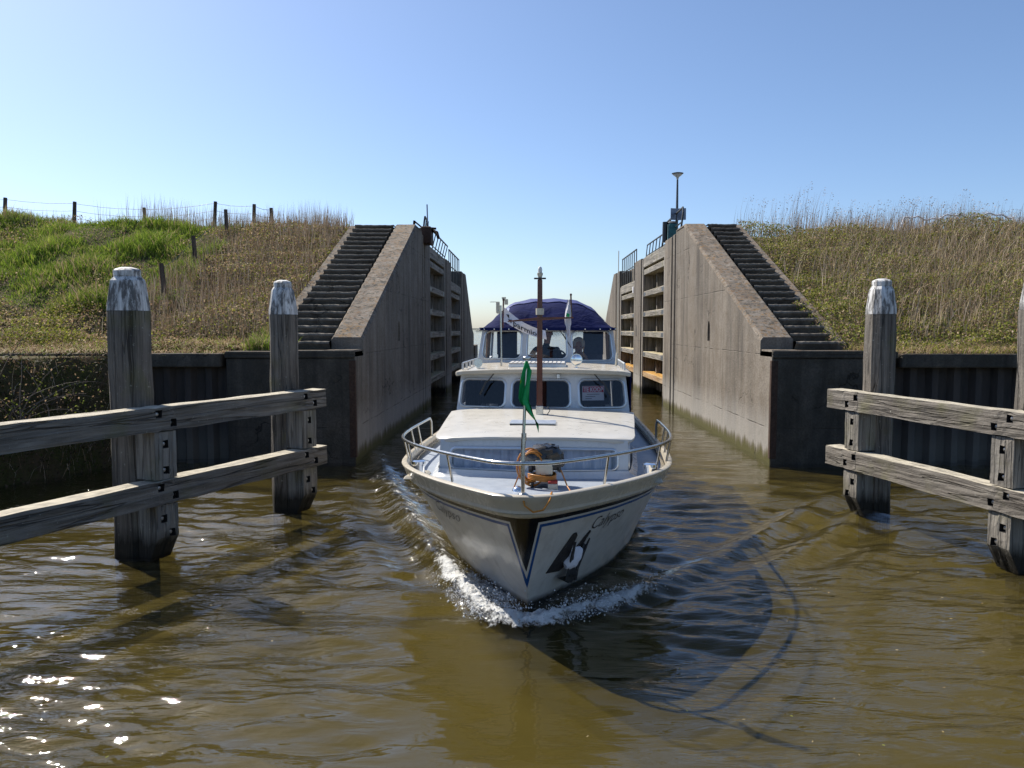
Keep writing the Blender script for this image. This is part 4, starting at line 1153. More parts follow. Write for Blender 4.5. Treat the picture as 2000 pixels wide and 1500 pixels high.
mb = MB(); mb.lathe([(.05, -.058), (.02, -.050), (.005, -.045)], 14, (0, 0, .07), mat=Matrix.Rotation(R(-90), 3, 'X')); mb.obj("horn_mouth", M_red, hn, smooth=40)
mb = MB(); mb.box(-.03, .03, -.02, .03, -.01, .03); mb.obj("bracket", M_chrome, hn, bevel=.005)
for sd_ in (-1, 1):
    hr = MB(); hr.tube([(sd_ * 1.14, 4.6, 2.12), (sd_ * 1.14, 6.7, 2.12)], .012, 8); ho = hr.obj("grab_rail", M_white, boat, smooth=40)
    for k in range(6):
        mb = MB(); mb.box(sd_ * 1.14 - .012, sd_ * 1.14 + .012, 4.6 + k * .4, 4.66 + k * .4, 2.03, 2.118); mb.obj("foot", M_white, ho)
mb = MB(); mb.tube([(1.06, 5.3, 2.05), (1.075, 5.3, 2.25)], .016, 8); mb.tube([(1.075, 5.3, 2.22), (1.085, 5.3, 3.75)], .006, 6); mb.obj("whip_aerial", M_plast, boat, smooth=40)
mb = MB(); mb.tube([(-.63, 5.1, 2.05), (-.64, 5.1, 2.95)], .014, 8); sp_ = mb.obj("flag_pole", M_steel, boat, smooth=40)
mb = MB(); mb.tube([(-.61, 5.1, 2.62), (-.60, 5.1, 3.02)], .012, 8); mb.lathe([(.015, 3.02), (.018, 3.03), (.015, 3.045)], 8, (-.60, 5.1, 0)); mb.obj("wooden_top", M_mahog, sp_, smooth=40)
mb = MB(); mb.box(-.71, -.66, 5.1, 5.15, 2.84, 3.0); mb.box(-.70, -.62, 5.09, 5.14, 2.83, 2.87); mb.box(-.585, -.535, 5.1, 5.14, 2.96, 3.04); mb.box(-.625, -.565, 5.09, 5.13, 3.045, 3.07); mb.tube([(-.66, 5.12, 3.0), (-.80, 5.12, 3.0)], .006, 6); mb.obj("wind_sensor", M_plast, sp_, bevel=.004)

# ---- mast
ms = MB(); ms.hexa([(-.037, 3.41, 1.62), (.037, 3.41, 1.62), (.037, 3.49, 1.62), (-.037, 3.49, 1.62), (-.030, 3.42, 3.22), (.030, 3.42, 3.22), (.030, 3.48, 3.22), (-.030, 3.48, 3.22)]); mast = ms.obj("mast", M_mahog, boat, bevel=.012, seg=2)
mb = MB(); mb.hexa([(-.046, 3.40, 1.48), (.046, 3.40, 1.48), (.046, 3.50, 1.48), (-.046, 3.50, 1.48), (-.046, 3.40, 1.64), (.046, 3.40, 1.64), (.046, 3.50, 1.64), (-.046, 3.50, 1.64)]); mb.obj("mast_shoe", M_steel, mast, bevel=.006)
mb = MB(); mb.hexa([(-.40, 3.385, 2.69), (0, 3.385, 2.71), (0, 3.41, 2.71), (-.40, 3.41, 2.69), (-.40, 3.385, 2.705), (0, 3.385, 2.75), (0, 3.41, 2.75), (-.40, 3.41, 2.705)])
mb.hexa([(0.0, 3.385, 2.71), (.42, 3.385, 2.735), (.42, 3.41, 2.735), (0.0, 3.41, 2.71), (0.0, 3.385, 2.75), (.42, 3.385, 2.75), (.42, 3.41, 2.75), (0.0, 3.41, 2.75)]); mb.obj("yard", M_mahog, mast, bevel=.004)
mb = MB(); mb.lathe([(.05, 2.78), (.052, 2.86)], 14, (0, 3.45, 0)); mb.obj("collar", M_plast, mast, smooth=40)
mb = MB(); mb.box(-.075, .075, 3.42, 3.48, 3.222, 3.240); mb.obj("truck", M_black, mast, bevel=.004)
mb = MB(); mb.lathe([(.022, 3.241), (.036, 3.28), (.036, 3.30), (.026, 3.302)], 14, (0, 3.45, 0)); ml = mb.obj("mast_light", M_plast, mast, smooth=40)
mb = MB(); mb.lathe([(.024, 3.303), (.028, 3.34), (.02, 3.37), (.006, 3.38)], 14, (0, 3.45, 0)); mb.obj("light_globe", M_lens, ml, smooth=60)
mb = MB(); mb.tube([(.05, 3.45, 1.60), (.11, 3.44, 1.62), (.13, 3.43, 1.58), (.09, 3.42, 1.52), (.06, 3.45, 1.49)], .006, 6); mb.obj("cable", M_black, mast, smooth=40)

# ---- wheelhouse with canopy
wh = link(bpy.data.objects.new("wheelhouse", MB().box(-1.0, 1.0, 8.5, 8.55, 1.1, 2.12).mesh("wheelhouse", M_navy)), boat)
wl = [(-1.16, 6.50), (-.365, 6.36), (.365, 6.36), (1.16, 6.50)]
bz, tz = 2.02, 2.615
for i in range(3):
    (xa, ba), (xb, bb) = wl[i], wl[i + 1]
    cs = ((xa, ba, bz), (xb, bb, bz), (xb * .93, bb + .10, tz), (xa * .93, ba + .10, tz))
    wn_ = [[(.09, .90, .17, .92)], [(.05, .95, .17, .93)], [(.09, .91, .13, .92)]][i]
    panel(wh, cs, wn_, .03, M_white, M_glass, "front_panel", rr=.085, out=(0, -1, 0), frame=.024)
for sd_ in (-1, 1):
    s0 = (sd_ * 1.16, 6.50, 1.0); s1 = (sd_ * 1.2, 8.5, 1.0); s2 = (sd_ * 1.1, 8.5, tz); s3 = (sd_ * 1.079, 6.60, tz)
    panel(wh, (s0, s1, s2, s3) if sd_ > 0 else (s1, s0, s3, s2), [(.05, .48, .66, .95), (.54, .95, .66, .95)], .03, M_white, M_tint, "side_panel", rr=.05, out=(sd_, 0, 0))
    rows = []
    for z in (2.05, 2.3, 2.58):
        rows.append([(sd_ * (1.02 - .03 * math.sin(k * 1.2) - .04 * (z - 2.05)), 6.66 + k * .026 * (1 if z > 2.4 else .7), z) for k in range(17)])
    c_ = MB(); c_.grid(rows); c_.obj("curtain", M_browncurtain, wh, smooth=80)
mb = MB(); mb.box(-1.02, 1.02, 6.62, 6.95, 2.0, 2.075); mb.obj("dashboard", M_inside, wh, bevel=.02)
mb = MB(); mb.box(-.42, -.22, 6.75, 7.0, 2.07, 2.17); mb.obj("wooden_box", M_mahog, wh, bevel=.01)
pts = [(.13 + .19 * math.cos(R(a)), 6.98 + .06 * math.sin(R(a)), 2.10 + .15 * math.sin(R(a))) for a in range(0, 360, 15)]
mb = MB(); mb.tube(pts, .015, 8, closed=True); mb.tube([(-.06, 6.98, 2.1), (.32, 6.98, 2.1)], .01, 6); mb.tube([(.13, 6.93, 1.96), (.13, 7.03, 2.24)], .01, 6); mb.obj("steering_wheel", M_black, wh, smooth=40)
for sd_ in (-1, 1):
    mb = MB(); mb.box(min(sd_ * .62, sd_ * 1.0), max(sd_ * .62, sd_ * 1.0), 8.3, 8.36, 2.12, 2.58 if sd_ > 0 else 2.60); mb.obj("rear_panel", M_navy, wh, bevel=.01)
mb = MB(); mb.tube([(.36, 6.60, 2.02), (.37, 6.6, 2.3)], .012, 6); mb.obj("throttle_lever", M_black, wh, smooth=40)
mb = MB(); mb.tube([(-.20 + .36, 6.44, 2.65), (.36, 6.43, 2.37)], .007, 6); mb.bar((.26, 6.43, 2.52), (.40, 6.42, 2.29), .012, .02); mb.obj("wiper", M_black, wh)
cv = []
for (b, wd, h, ex) in ((6.38, 1.12, .0, 2.6), (6.47, 1.10, .13, 2.6), (6.60, 1.075, .29, 2.8), (6.85, 1.05, .44, 3.0), (7.05, 1.04, .465, 3.0), (7.12, 1.04, .495, 3.0), (7.6, 1.06, .51, 3.0), (8.1, 1.07, .50, 3.0), (8.55, 1.08, .46, 3.0)):
    row = []
    for j in range(33):
        t = 2 * j / 32 - 1; prof_ = (1 - abs(t) ** ex)
        x = wd * math.sin(t * math.pi / 2) * (1 - .0 * prof_)
        z = 2.615 + h * (1 - abs(math.sin(t * math.pi / 2)) ** 3.4)
        y = b + (.12 * abs(t) ** 2 if b < 7.0 else 0)
        row.append((x, y, z + .010 * math.sin(j * 1.7 + b * 5) * (1 if 0 < j < 32 and h > .05 else 0)))
    cv.append(row)
cm = MB(); cm.grid(cv); cm.grid([[(p[0] * 1.002, p[1] - .012, p[2] - .035) for p in cv[0]], [(p[0] * 1.002, p[1] - .012, p[2] + .012) for p in cv[0]]])
can = cm.obj("canopy", M_canvas, boat, smooth=70)
cm = MB(); r1, r2 = cv[3], cv[5]; cm.grid([[(p[0], p[1] - .012, p[2] + .006) for p in r1], [(p[0], p[1] - .004, p[2] + .014) for p in r2]]); cm.obj("top_seam", M_canvaslight, can, smooth=70)
for j in range(1, 32, 3):
    p = cv[0][j]; mb = MB(); mb.lathe([(.010, 0), (.010, .006), (.004, .009)], 8, (p[0], p[1] - .018, p[2] - .012), mat=Matrix.Rotation(R(90), 3, 'X')); mb.obj("snap_button", M_chrome, can)
mb = MB(); mb.grid([[(cv[k][9][0] + .02 * s_, cv[k][9][1] - .015, cv[k][9][2] + .006) for s_ in (-1, 1)] for k in (1, 2, 3)]); mb.obj("zip_strip", M_curtain, can)
# aft body and coaming so that the boat is whole from behind
mb = MB(); mb.box(-1.25, 1.25, 8.56, 9.6, .98, 1.75); mb.obj("aft_cabin", M_white, boat, bevel=.05, seg=2)
mb = MB(); mb.box(-1.0, 1.0, 6.96, 8.49, .55, 1.05); mb.obj("cockpit_floor", M_inside, boat)
mb = MB(); mb.box(1.262, 1.30, 5.4, 6.9, 1.25, 1.96); mb.obj("side_screen", M_canvas, boat, bevel=.02)

# ---- anchor stowed on the right bow
def hp(u, z, lift): return hull_at(u, z, 1, lift)
an = link(bpy.data.objects.new("anchor", MB().tube([hp(.52, .30, .08), hp(.66, .42, .06), hp(.80, .55, .02)], .022, 8).mesh("anchor", M_anchor, smooth=40)), boat)
def plate(pts, lift, name, mat, th=.012):
    m_ = MB(); f_ = [hp(u, z, l) for u, z, l in pts]; b_ = [hp(u, z, l - th) for u, z, l in pts]; n = len(pts)
    m_.add(f_ + b_, [tuple(range(n)), tuple(range(2 * n - 1, n - 1, -1))] + [(i, (i + 1) % n, n + (i + 1) % n, n + i) for i in range(n)]); return m_.obj(name, mat, an)
plate([(.245, .345, .012), (.44, .315, .012), (.52, .36, .02), (.58, .52, .02), (.66, .68, .012), (.64, .715, .012), (.60, .71, .012), (.43, .54, .012)], 0, "backing_plate", M_pocket)
plate([(.66, .52, .012), (.74, .50, .012), (.885, .675, .012), (.87, .69, .012), (.82, .655, .012)], 0, "backing_plate", M_pocket)
plate([(.41, .235, .12), (.50, .175, .13), (.60, .25, .12), (.565, .43, .07), (.62, .62, .04), (.60, .62, .04), (.50, .38, .08)], 0, "fluke", M_anchor)
plate([(.56, .19, .13), (.60, .165, .13), (.66, .30, .09), (.85, .60, .04), (.84, .615, .04), (.62, .36, .09)], 0, "fluke", M_anchor)
plate([(.38, .26, .05), (.50, .165, .10), (.62, .17, .10), (.58, .25, .13), (.48, .28, .12)], 0, "crown", M_anchor)
rag = MB(); rows = []
for i in range(12):
    t = i / 11; row = []
    for k in range(12):
        a = 2 * math.pi * k / 12; c0 = hp(.475 + .235 * t, .375 + .14 * t, .05); r = .062 * math.sin(math.pi * (t * .9 + .05)) ** .5 * (1 + .18 * math.sin(3 * a + 7 * t))
        row.append(c0 + Vector((.3 * r * math.cos(a) + .5 * r * math.sin(a), -.5 * r * math.cos(a), r * math.cos(a) * .5 - r * math.sin(a))))
    rows.append(row)
rag.grid(rows, close=True); rag.obj("white_bag", M_flagw, None, smooth=60, label="white cloth bag wedged in the anchor on the bow", cat="bag").matrix_world = BM

# ---- windlass on the foredeck, hose coil, deck dome
wd_ = link(bpy.data.objects.new("windlass", MB().box(-.07, .09, .95, 1.17, 1.21, 1.36).mesh("windlass", M_plast, bevel=.015, seg=2)), boat); wd_.location = (.13, 0, .02)
mb = MB(); mb.box(-.12, .09, .90, 1.2, 1.075, 1.10); mb.box(-.11, -.09, .92, 1.1, 1.1, 1.22); mb.box(.06, .08, .92, 1.1, 1.1, 1.22); mb.obj("base_frame", M_black, wd_, bevel=.004)
mb = MB(); mb.lathe([(.05, -.15), (.05, -.12), (.03, -.10), (.03, .12), (.05, .14), (.05, .16)], 12, (.01, 1.05, 1.27), mat=Matrix.Rotation(R(90), 3, 'Y')); mb.obj("drum", M_galv, wd_, smooth=40)
mb = MB(); mb.box(.05, .14, .84, .95, 1.07, 1.15); mb.obj("switch_box", M_plast, wd_, bevel=.008)
mb = MB(); mb.box(.05, .14, .845, .94, 1.151, 1.175); mb.obj("red_lid", M_red, wd_, bevel=.006)
tarp = MB(); rows = []; q = random.Random(4)
for i in range(9):
    t = i / 8; rows.append([(Vector((.15 + (.19 - .08 * t ** 2) * math.cos(a) * (1 - .55 * t ** 3) + q.uniform(-.018, .018), 1.08 + .13 * math.sin(a) * (1 - .6 * t ** 3) + q.uniform(-.018, .018), 1.31 + .19 * math.sin(t * math.pi / 2) + q.uniform(-.012, .012)))) for a in [2 * math.pi * k / 16 for k in range(16)]])
tarp.grid(rows, close=True); tarp.add(rows[-1], [tuple(range(16))]); o = tarp.obj("black_tarp", M_bag, None, smooth=30, label="crumpled black plastic cover over the anchor winch", cat="cover"); o.matrix_world = BM
hose = MB()
for k in range(9):
    cx, cy, czz = .02 + q.uniform(-.02, .02), 1.0 + q.uniform(-.03, .05), 1.31 + q.uniform(-.015, .015); ra = .155 + q.uniform(-.018, .018); tilt = q.uniform(-.25, .1)
    hose.tube([(cx + ra * math.cos(R(a)) * .72, cy - .06 + .10 * math.sin(R(a)) * tilt + .05 * math.cos(R(a)), czz + ra * math.sin(R(a))) for a in range(0, 360, 15)], .008, 6, closed=True)
for k in range(4):
    hose.tube([(.12 + .13 * math.cos(R(a)), 1.0 + .12 * math.sin(R(a)), 1.19 + k * .014 + .008 * math.sin(R(a * 2))) for a in range(0, 360, 15)], .008, 6, closed=True)
hose.tube([(-.10, .95, 1.22), (-.14, .92, 1.12), (-.13, .88, 1.105), (-.02, .90, 1.108)], .007, 6)
hose.tube([(-.13, .88, 1.105), (.0, .78, 1.11), (.16, .74, 1.112)], .006, 6)
hose.tube([(.30, .95, 1.28), (.36, .80, 1.16), (.41, .62, 1.118), (.34, .50, 1.115), (.2, .44, 1.12)], .007, 6)
o = hose.obj("hose_coil", M_orange, None, smooth=60, label="coil of orange hose hung on the anchor winch", cat="hose"); o.matrix_world = BM
rp_ = MB(); rp_.tube([(.0, -.03, 1.235), (.02, -.09, 1.18), (.09, -.12, 1.135), (.17, -.10, 1.15), (.22, -.03, 1.215), (.235, .04, 1.265), (.18, .12, 1.17), (.05, .10, 1.165)], .008, 6)
o = rp_.obj("orange_rope", M_rope, None, smooth=60, label="short orange rope looped over the bow", cat="rope"); o.matrix_world = BM
mb = MB(); mb.lathe([(.055, 0), (.052, .015), (.035, .035), (.012, .045)], 16); o = mb.obj("deck_dome", M_chrome, boat, smooth=60); o.location = (-.09, .72, sheer(.7) - .088)

# ---- flags
def cloth(name, pts_rows, mat, label, cat="flag", group="flags on the boat"):
    m_ = MB(); m_.grid(pts_rows); root = m_.obj(name, mat, None, smooth=80, label=label, cat=cat, group=group); root.matrix_world = BM; return root
rows = []
for i in range(22):
    t = i / 21; z = 2.34 - .50 * t; row = []
    wid = .055 + .05 * t if t < .62 else .09 * (1 - (t - .62) / .40)
    left = .018 - .055 * math.sin(min(1, t * 1.4) * math.pi / 2) if t < .6 else -.035 + .16 * (t - .6) / .4
    for k in range(13):
        u = k / 12; row.append((left + wid * u, -.035 - .03 * math.sin(u * 9 + t * 5) * (.4 + t) , z - .05 * u + .02 * math.sin(6 * t + 5 * u)))
    rows.append(row)
cloth("flag", rows, M_flagg, "green flag hanging limp from the bow staff")
rows = []; NI = 26
A = Vector((-.598, 5.08, 2.93)); B = Vector((-.595, 5.08, 2.72)); Cc = Vector((.02, 5.0, 2.56)); Cd = Vector((.04, 5.0, 2.43))
for i in range(NI + 1):
    t = i / NI; row = []
    for k in range(11):
        v = k / 10; p = (A.lerp(Cc, t)).lerp(B.lerp(Cd, t), v); p.z -= .06 * math.sin(math.pi * t) * (1 - .3 * v) - .02 * t; p.y += .02 * math.sin(9 * t + 3 * v); row.append(p)
    rows.append(row)
fw = cloth("flag", rows, M_flagw, "white pennant with dark lettering on the left pole")
def fl(t, v):
    p = (A.lerp(Cc, t)).lerp(B.lerp(Cd, t), v); p.z -= .06 * math.sin(math.pi * t) * (1 - .3 * v) - .02 * t; p.y += .02 * math.sin(9 * t + 3 * v) - .008; return p
text_obj("lettering", "parmios", .2, lambda x, y: fl(.22 + x * .98, .86 - y * 3.6), M_ink, fw, 0, .002)
mb = MB(); mb.add([fl(.06, .40), fl(.13, .25), fl(.13, .55)], [(0, 1, 2)]); mb.add([fl(.10, .66), fl(.20, .48), fl(.18, .80)], [(0, 1, 2)]); mb.obj("emblem", M_ink, fw, fix=False)
mb = MB(); mb.tube([(.395, 3.5, 2.74), (.385, 3.5, 3.02)], .010, 6); mb.lathe([(.012, 3.02), (.016, 3.03), (.010, 3.045)], 8, (.385, 3.5, 0)); mb.obj("short_staff", M_mahog, boat, smooth=40)
rows = []
for i in range(16):
    t = i / 15; z = 2.97 - .46 * t; wdh = .03 + .05 * math.sin(math.pi * min(1, t * .9)) ; row = []
    for k in range(9):
        u = k / 8; row.append((.36 - .02 * t + .05 * max(0, t - .55) + wdh * (u - .5) * (1 if t < .7 else .7), 3.48 + .02 * math.sin(u * 8 + t * 6), z))
    rows.append(row)
fs_ = cloth("flag", rows, M_flagw, "small white and green flag on the right end of the yard")
mb = MB(); mb.add([(.33, 3.452, 2.80), (.37, 3.452, 2.79), (.365, 3.452, 2.75), (.325, 3.452, 2.76)], [(0, 1, 2, 3)]); mb.obj("green_patch", M_flagg, fs_, fix=False)

# ---- people at the helm
def person(joints, edges, root_i, mats, label, hair, cloth_mat):
    me = bpy.data.meshes.new("person"); me.from_pydata([j[0] for j in joints], edges, [])
    ob = bpy.data.objects.new("person", me); link(ob, None, label=label, cat="person", group="people in the wheelhouse"); ob.matrix_world = BM
    md = ob.modifiers.new("skin", 'SKIN'); md.use_smooth_shade = True; md.branch_smoothing = .5
    sv = me.skin_vertices[0].data
    for v, j in zip(sv, joints): v.radius = (j[1], j[2] if len(j) > 2 else j[1])
    sv[root_i].use_root = True
    sb = ob.modifiers.new("sub", 'SUBSURF'); sb.levels = 1; sb.render_levels = 1
    dg = bpy.context.evaluated_depsgraph_get(); dg.update(); m2 = bpy.data.meshes.new_from_object(ob.evaluated_get(dg)); ob.modifiers.clear(); ob.data = m2
    m2.materials.clear()
    for mm in mats: m2.materials.append(mm)
    m2.shade_smooth(); return ob
def build_person(x, y, zs, lean, armL, armR, label, cl, hairmat, hairr, capped, turn):
    """zs: seat height; upper body up to the head, thighs forward to the knees"""
    hx = x + lean; J = [((x, y, zs), .155, .12), ((x + lean * .3, y - .02, zs + .22), .15, .11), ((x + lean * .6, y - .03, zs + .42), .175, .11), ((x + lean * .75, y - .03, zs + .52), .09, .075),
         ((hx, y - .05, zs + .60), .055), ((hx + turn * .01, y - .07, zs + .68), .072, .085), ((hx + turn * .01, y - .07, zs + .78), .078, .092), ((hx, y - .06, zs + .85), .05, .06)]
    E_ = [(0, 1), (1, 2), (2, 3), (3, 4), (4, 5), (5, 6), (6, 7)]
    def chain(st, pts):
        p = st
        for q_ in pts: J.append(q_); E_.append((p, len(J) - 1)); p = len(J) - 1
        return p
    for sd_, arm in ((-1, armL), (1, armR)):
        sh = (x + lean * .7 + sd_ * .19, y - .03, zs + .47); el, wr = arm
        last = chain(2, [(sh, .062), (el, .048), (wr, .032)])
        wv = Vector(wr); dv = (wv - Vector(el)).normalized(); pal = wv + dv * .07; J.append((tuple(pal), .036, .02)); E_.append((last, len(J) - 1)); pi_ = len(J) - 1
        sdv = dv.cross(Vector((0, 0, 1))); sdv = sdv.normalized() if sdv.length > .1 else Vector((1, 0, 0))
        for k in range(4):
            a = pal + dv * .045 + sdv * (k - 1.5) * .021; b = a + dv * (.028 - .004 * abs(k - 1.2)) + Vector((0, -.012, -.016))
            chain(pi_, [(tuple(a), .0095), (tuple(b), .0085)])
        a = wv + dv * .03 - sdv * .042 * sd_; chain(pi_, [(tuple(a), .011), (tuple(a + dv * .035), .009)])
    for sd_ in (-1, 1):
        chain(0, [((x + sd_ * .10, y - .05, zs - .02), .085), ((x + sd_ * .14, y - .42, zs), .062), ((x + sd_ * .14, y - .44, zs - .40), .045), ((x + sd_ * .15, y - .56, zs - .44), .035)])
    ob = person(J, E_, 0, [M_skin, cl], label, None, cl)
    Zc = zs + .555
    for p in ob.data.polygons:
        c = p.center
        arm = abs(c.x - x - lean * .7) > .25 or (c.y < y - .17)
        p.material_index = 1 if (c.z < Zc and not (arm and sleeve(c, x, y, zs))) else 0
    hb = MB(); rows = []; qq = random.Random(8)
    for i in range(8):
        ph = math.pi * (.02 + .62 * i / 7)
        rows.append([(hx + hairr * math.sin(ph) * math.cos(a) * (1 + qq.uniform(-.05, .05)), y - .05 + hairr * 1.12 * math.sin(ph) * math.sin(a) * (1 + qq.uniform(-.05, .05)) + (.05 if (math.sin(a) < -.3 and i > 3) else 0), zs + .785 + hairr * 1.1 * math.cos(ph)) for a in [2 * math.pi * k / 16 for k in range(16)]])
    hb.grid(rows, close=True); hb.obj("cap" if capped else "hair", hairmat, ob, smooth=60)
    # face: nose, ears, eyes, mouth
    f_ = MB(); f_.lathe([(.012, 0), (.018, -.02), (.008, -.032)], 8, (hx, y - .165, zs + .725)); 
    for sd_ in (-1, 1): f_.lathe([(.012, -.025), (.02, 0), (.012, .025)], 8, (hx + sd_ * .082, y - .06, zs + .72))
    f_.obj("nose_and_ears", M_skin, ob, smooth=60)
    f_ = MB()
    for sd_ in (-1, 1): f_.lathe([(.010, -.006), (.012, 0), (.010, .006)], 8, (hx + sd_ * .032, y - .148, zs + .745))
    f_.obj("eyes", M_ink, ob, smooth=60)
    f_ = MB(); f_.box(hx - .025, hx + .025, y - .158, y - .148, zs + .665, zs + .673); f_.obj("mouth", M_red, ob)
    return ob
sleeve = lambda c, x, y, zs: c.z < zs + .22
build_person(-.06, 7.42, 1.80, .04, ((-.36, 7.30, 2.02), (-.16, 7.10, 2.02)), ((.22, 7.28, 2.04), (.24, 7.05, 2.13)), "person in a dark pullover and cap steering at the wheel", M_shirt, M_darkhair, .105, True, 0)
sleeve = lambda c, x, y, zs: True
build_person(.53, 7.35, 1.56, .0, ((.32, 7.18, 1.93), (.47, 7.20, 2.18)), ((.78, 7.18, 1.95), (.60, 7.22, 2.17)), "person with short grey hair resting chin on hands beside the helm", M_top, M_hair, .112, False, 0)
mb = MB(); mb.box(-.36, .26, 7.38, 7.75, 1.06, 1.72); mb.obj("helm_seat", M_inside, boat, bevel=.03); mb = MB(); mb.box(.42, 1.0, 7.30, 7.7, 1.06, 1.47); mb.obj("side_seat", M_inside, boat, bevel=.03)

# ================================================================== PLANTS
def mesh_np(name, V, loops, starts, colors, mat, **k):
    me = bpy.data.meshes.new(name)
    me.vertices.add(len(V)); me.vertices.foreach_set("co", V.astype(np.float32).ravel())
    me.loops.add(len(loops)); me.loops.foreach_set("vertex_index", loops.astype(np.int32))
    me.polygons.add(len(starts)); me.polygons.foreach_set("loop_start", starts.astype(np.int32))
    me.update(calc_edges=True)
    at = me.color_attributes.new("Col", 'FLOAT_COLOR', 'POINT')
    c4 = np.ones((len(V), 4), np.float32); c4[:, :3] = colors; at.data.foreach_set("color", c4.ravel())
    me.materials.append(mat); me.update()
    return link(bpy.data.objects.new(name, me), k.pop("parent", None), **k)

def blades(B, h, lean, w, az, col):
    n = len(B); side = np.stack([np.cos(az), np.sin(az), np.zeros(n)], 1)
    up = np.zeros((n, 3)); up[:, 2] = h
    ln = np.zeros((n, 3)); ln[:, :2] = lean
    V = np.empty((n, 5, 3)); ww = w[:, None]
    V[:, 0] = B - side * ww * .5; V[:, 1] = B + side * ww * .5
    mid = B + up * .58 + ln * .33
    V[:, 2] = mid + side * ww * .38; V[:, 3] = mid - side * ww * .38
    dz = np.sqrt(np.maximum(.05, 1 - np.minimum(.95, (np.hypot(lean[:, 0], lean[:, 1]) / np.maximum(h, .01)) ** 2 * .35)))
    V[:, 4] = B + up * dz[:, None] + ln
    i = np.arange(n)[:, None] * 5
    loops = np.concatenate([i + np.array([0, 1, 2, 3]), i + np.array([3, 2, 4])], 1).ravel()
    st = (np.arange(n)[:, None] * 7 + np.array([0, 4])).ravel()
    return V.reshape(-1, 3), loops, st, np.repeat(col, 5, 0)

def leaves(C, size, col, r):
    n = len(C); a = r.normal(size=(n, 3)); a /= np.linalg.norm(a, axis=1)[:, None]
    b = np.cross(a, r.normal(size=(n, 3))); b /= np.linalg.norm(b, axis=1)[:, None]; nn = np.cross(a, b)
    s = size[:, None]; V = np.empty((n, 4, 3))
    V[:, 0] = C - a * s * .5; V[:, 1] = C + b * s * .28 + nn * s * .08; V[:, 2] = C + a * s * .55; V[:, 3] = C - b * s * .28 + nn * s * .08
    i = np.arange(n)[:, None] * 4
    return V.reshape(-1, 3), (i + np.arange(4)).ravel(), np.arange(n) * 4, np.repeat(col, 4, 0)

def pick(pal, n, r, var=.25):
    p = np.array(pal); c = p[r.integers(0, len(p), n)]
    return c * (1 + r.uniform(-var, var, (n, 1)))
def scatter(n, x0, x1, y0, y1, r, keep=None):
    x = r.uniform(x0, x1, n); y = r.uniform(y0, y1, n)
    if keep is not None:
        k = keep(x, y, r); x, y = x[k], y[k]
    return x, y
STRAW = [(.34, .27, .15), (.28, .21, .12), (.40, .33, .20)]
GREEN = [(.12, .19, .020), (.17, .235, .03), (.085, .14, .018), (.22, .25, .045)]
OLIVE = [(.105, .115, .022), (.14, .142, .028), (.08, .098, .02), (.17, .16, .035)]
YELLOWG = [(.19, .19, .03), (.15, .16, .025), (.10, .12, .02)]
BROWN = [(.20, .135, .08), (.27, .19, .12), (.15, .10, .06), (.33, .25, .165)]
GREYB = [(.31, .245, .185), (.38, .31, .24), (.23, .18, .135)]

for _p, _f in ((GREEN, 1.3), (OLIVE, 1.75), (YELLOWG, 1.75), (BROWN, 1.35), (GREYB, 1.3)):
    _p[:] = [tuple(q * _f for q in c_) for c_ in _p]
def grass_layer(name, x, y, hh, w, pal, leanamt, r, label, cat, clump=None, mat=M_leaf, wind=(0, 0)):
    n = len(x); z = terrain(x, y) - .02
    h = r.uniform(hh[0], hh[1], n)
    if clump is not None: h = h * clump(x, y)
    a = r.uniform(0, 6.28, n); l = r.uniform(.1, 1, n) * leanamt
    lean = np.stack([np.cos(a) * l * h + wind[0] * h, np.sin(a) * l * h + wind[1] * h], 1)
    return mesh_np(name, *blades(np.stack([x, y, z], 1), h, lean, r.uniform(w[0], w[1], n), r.uniform(0, 3.14, n), pick(pal, n, r)), mat, kind="stuff", label=label, cat=cat)
def fence_x(y): return -8.6 - (y - 18.2) * .066
r = np.random.default_rng(21)
tuft = lambda x, y: np.clip(.75 + .9 * vnoise(x * 1.9, y * 1.9, 33) + .7 * vnoise(x * 4.2, y * 4.2, 36), .22, 2.0)
# left dike: bright tussocky grass beyond the old fence
def kg(x, y, r):
    e = vnoise(x * .9, y * .9, 12)
    return (x < fence_x(y) + .5 + .5 * e) & (y > 17.9 + .9 * e) & (vnoise(x * 1.3, y * 1.3, 51) + r.uniform(-.5, .5, len(x)) > -.55)
x, y = scatter(95000, -21, -7.6, 17.2, 25.4, r, kg)
grass_layer("grass", x, y, (.14, .34), (.014, .028), GREEN + GREEN + [STRAW[0]], .9, r, "bright green tussocky grass on the upper left dike", "grass", tuft)
x, y = scatter(16000, -21, -7.6, 17.2, 25.4, r, lambda x, y, r: kg(x, y, r) & (vnoise(x * 1.1, y * 1.1, 77) > .15))
grass_layer("dry_grass", x, y, (.2, .42), (.010, .02), STRAW + BROWN, 1.1, r, "withered straw tufts among the green grass", "grass", tuft)
def leaf_layer(name, x, y, hmax, size, pal, r, label, parent=None, mat=M_leaf, zf=None):
    n = len(x); z = terrain(x, y) if zf is None else zf(x, y); lump = np.clip(.5 + .7 * vnoise(x * 1.7, y * 1.7, 91), .12, 1.3)
    z = z + hmax * lump * r.uniform(0, 1, n) ** .6
    return mesh_np(name, *leaves(np.stack([x, y, z], 1), r.uniform(size[0], size[1], n), pick(pal, n, r, .35), r), mat, kind="stuff", label=label, cat="bramble")
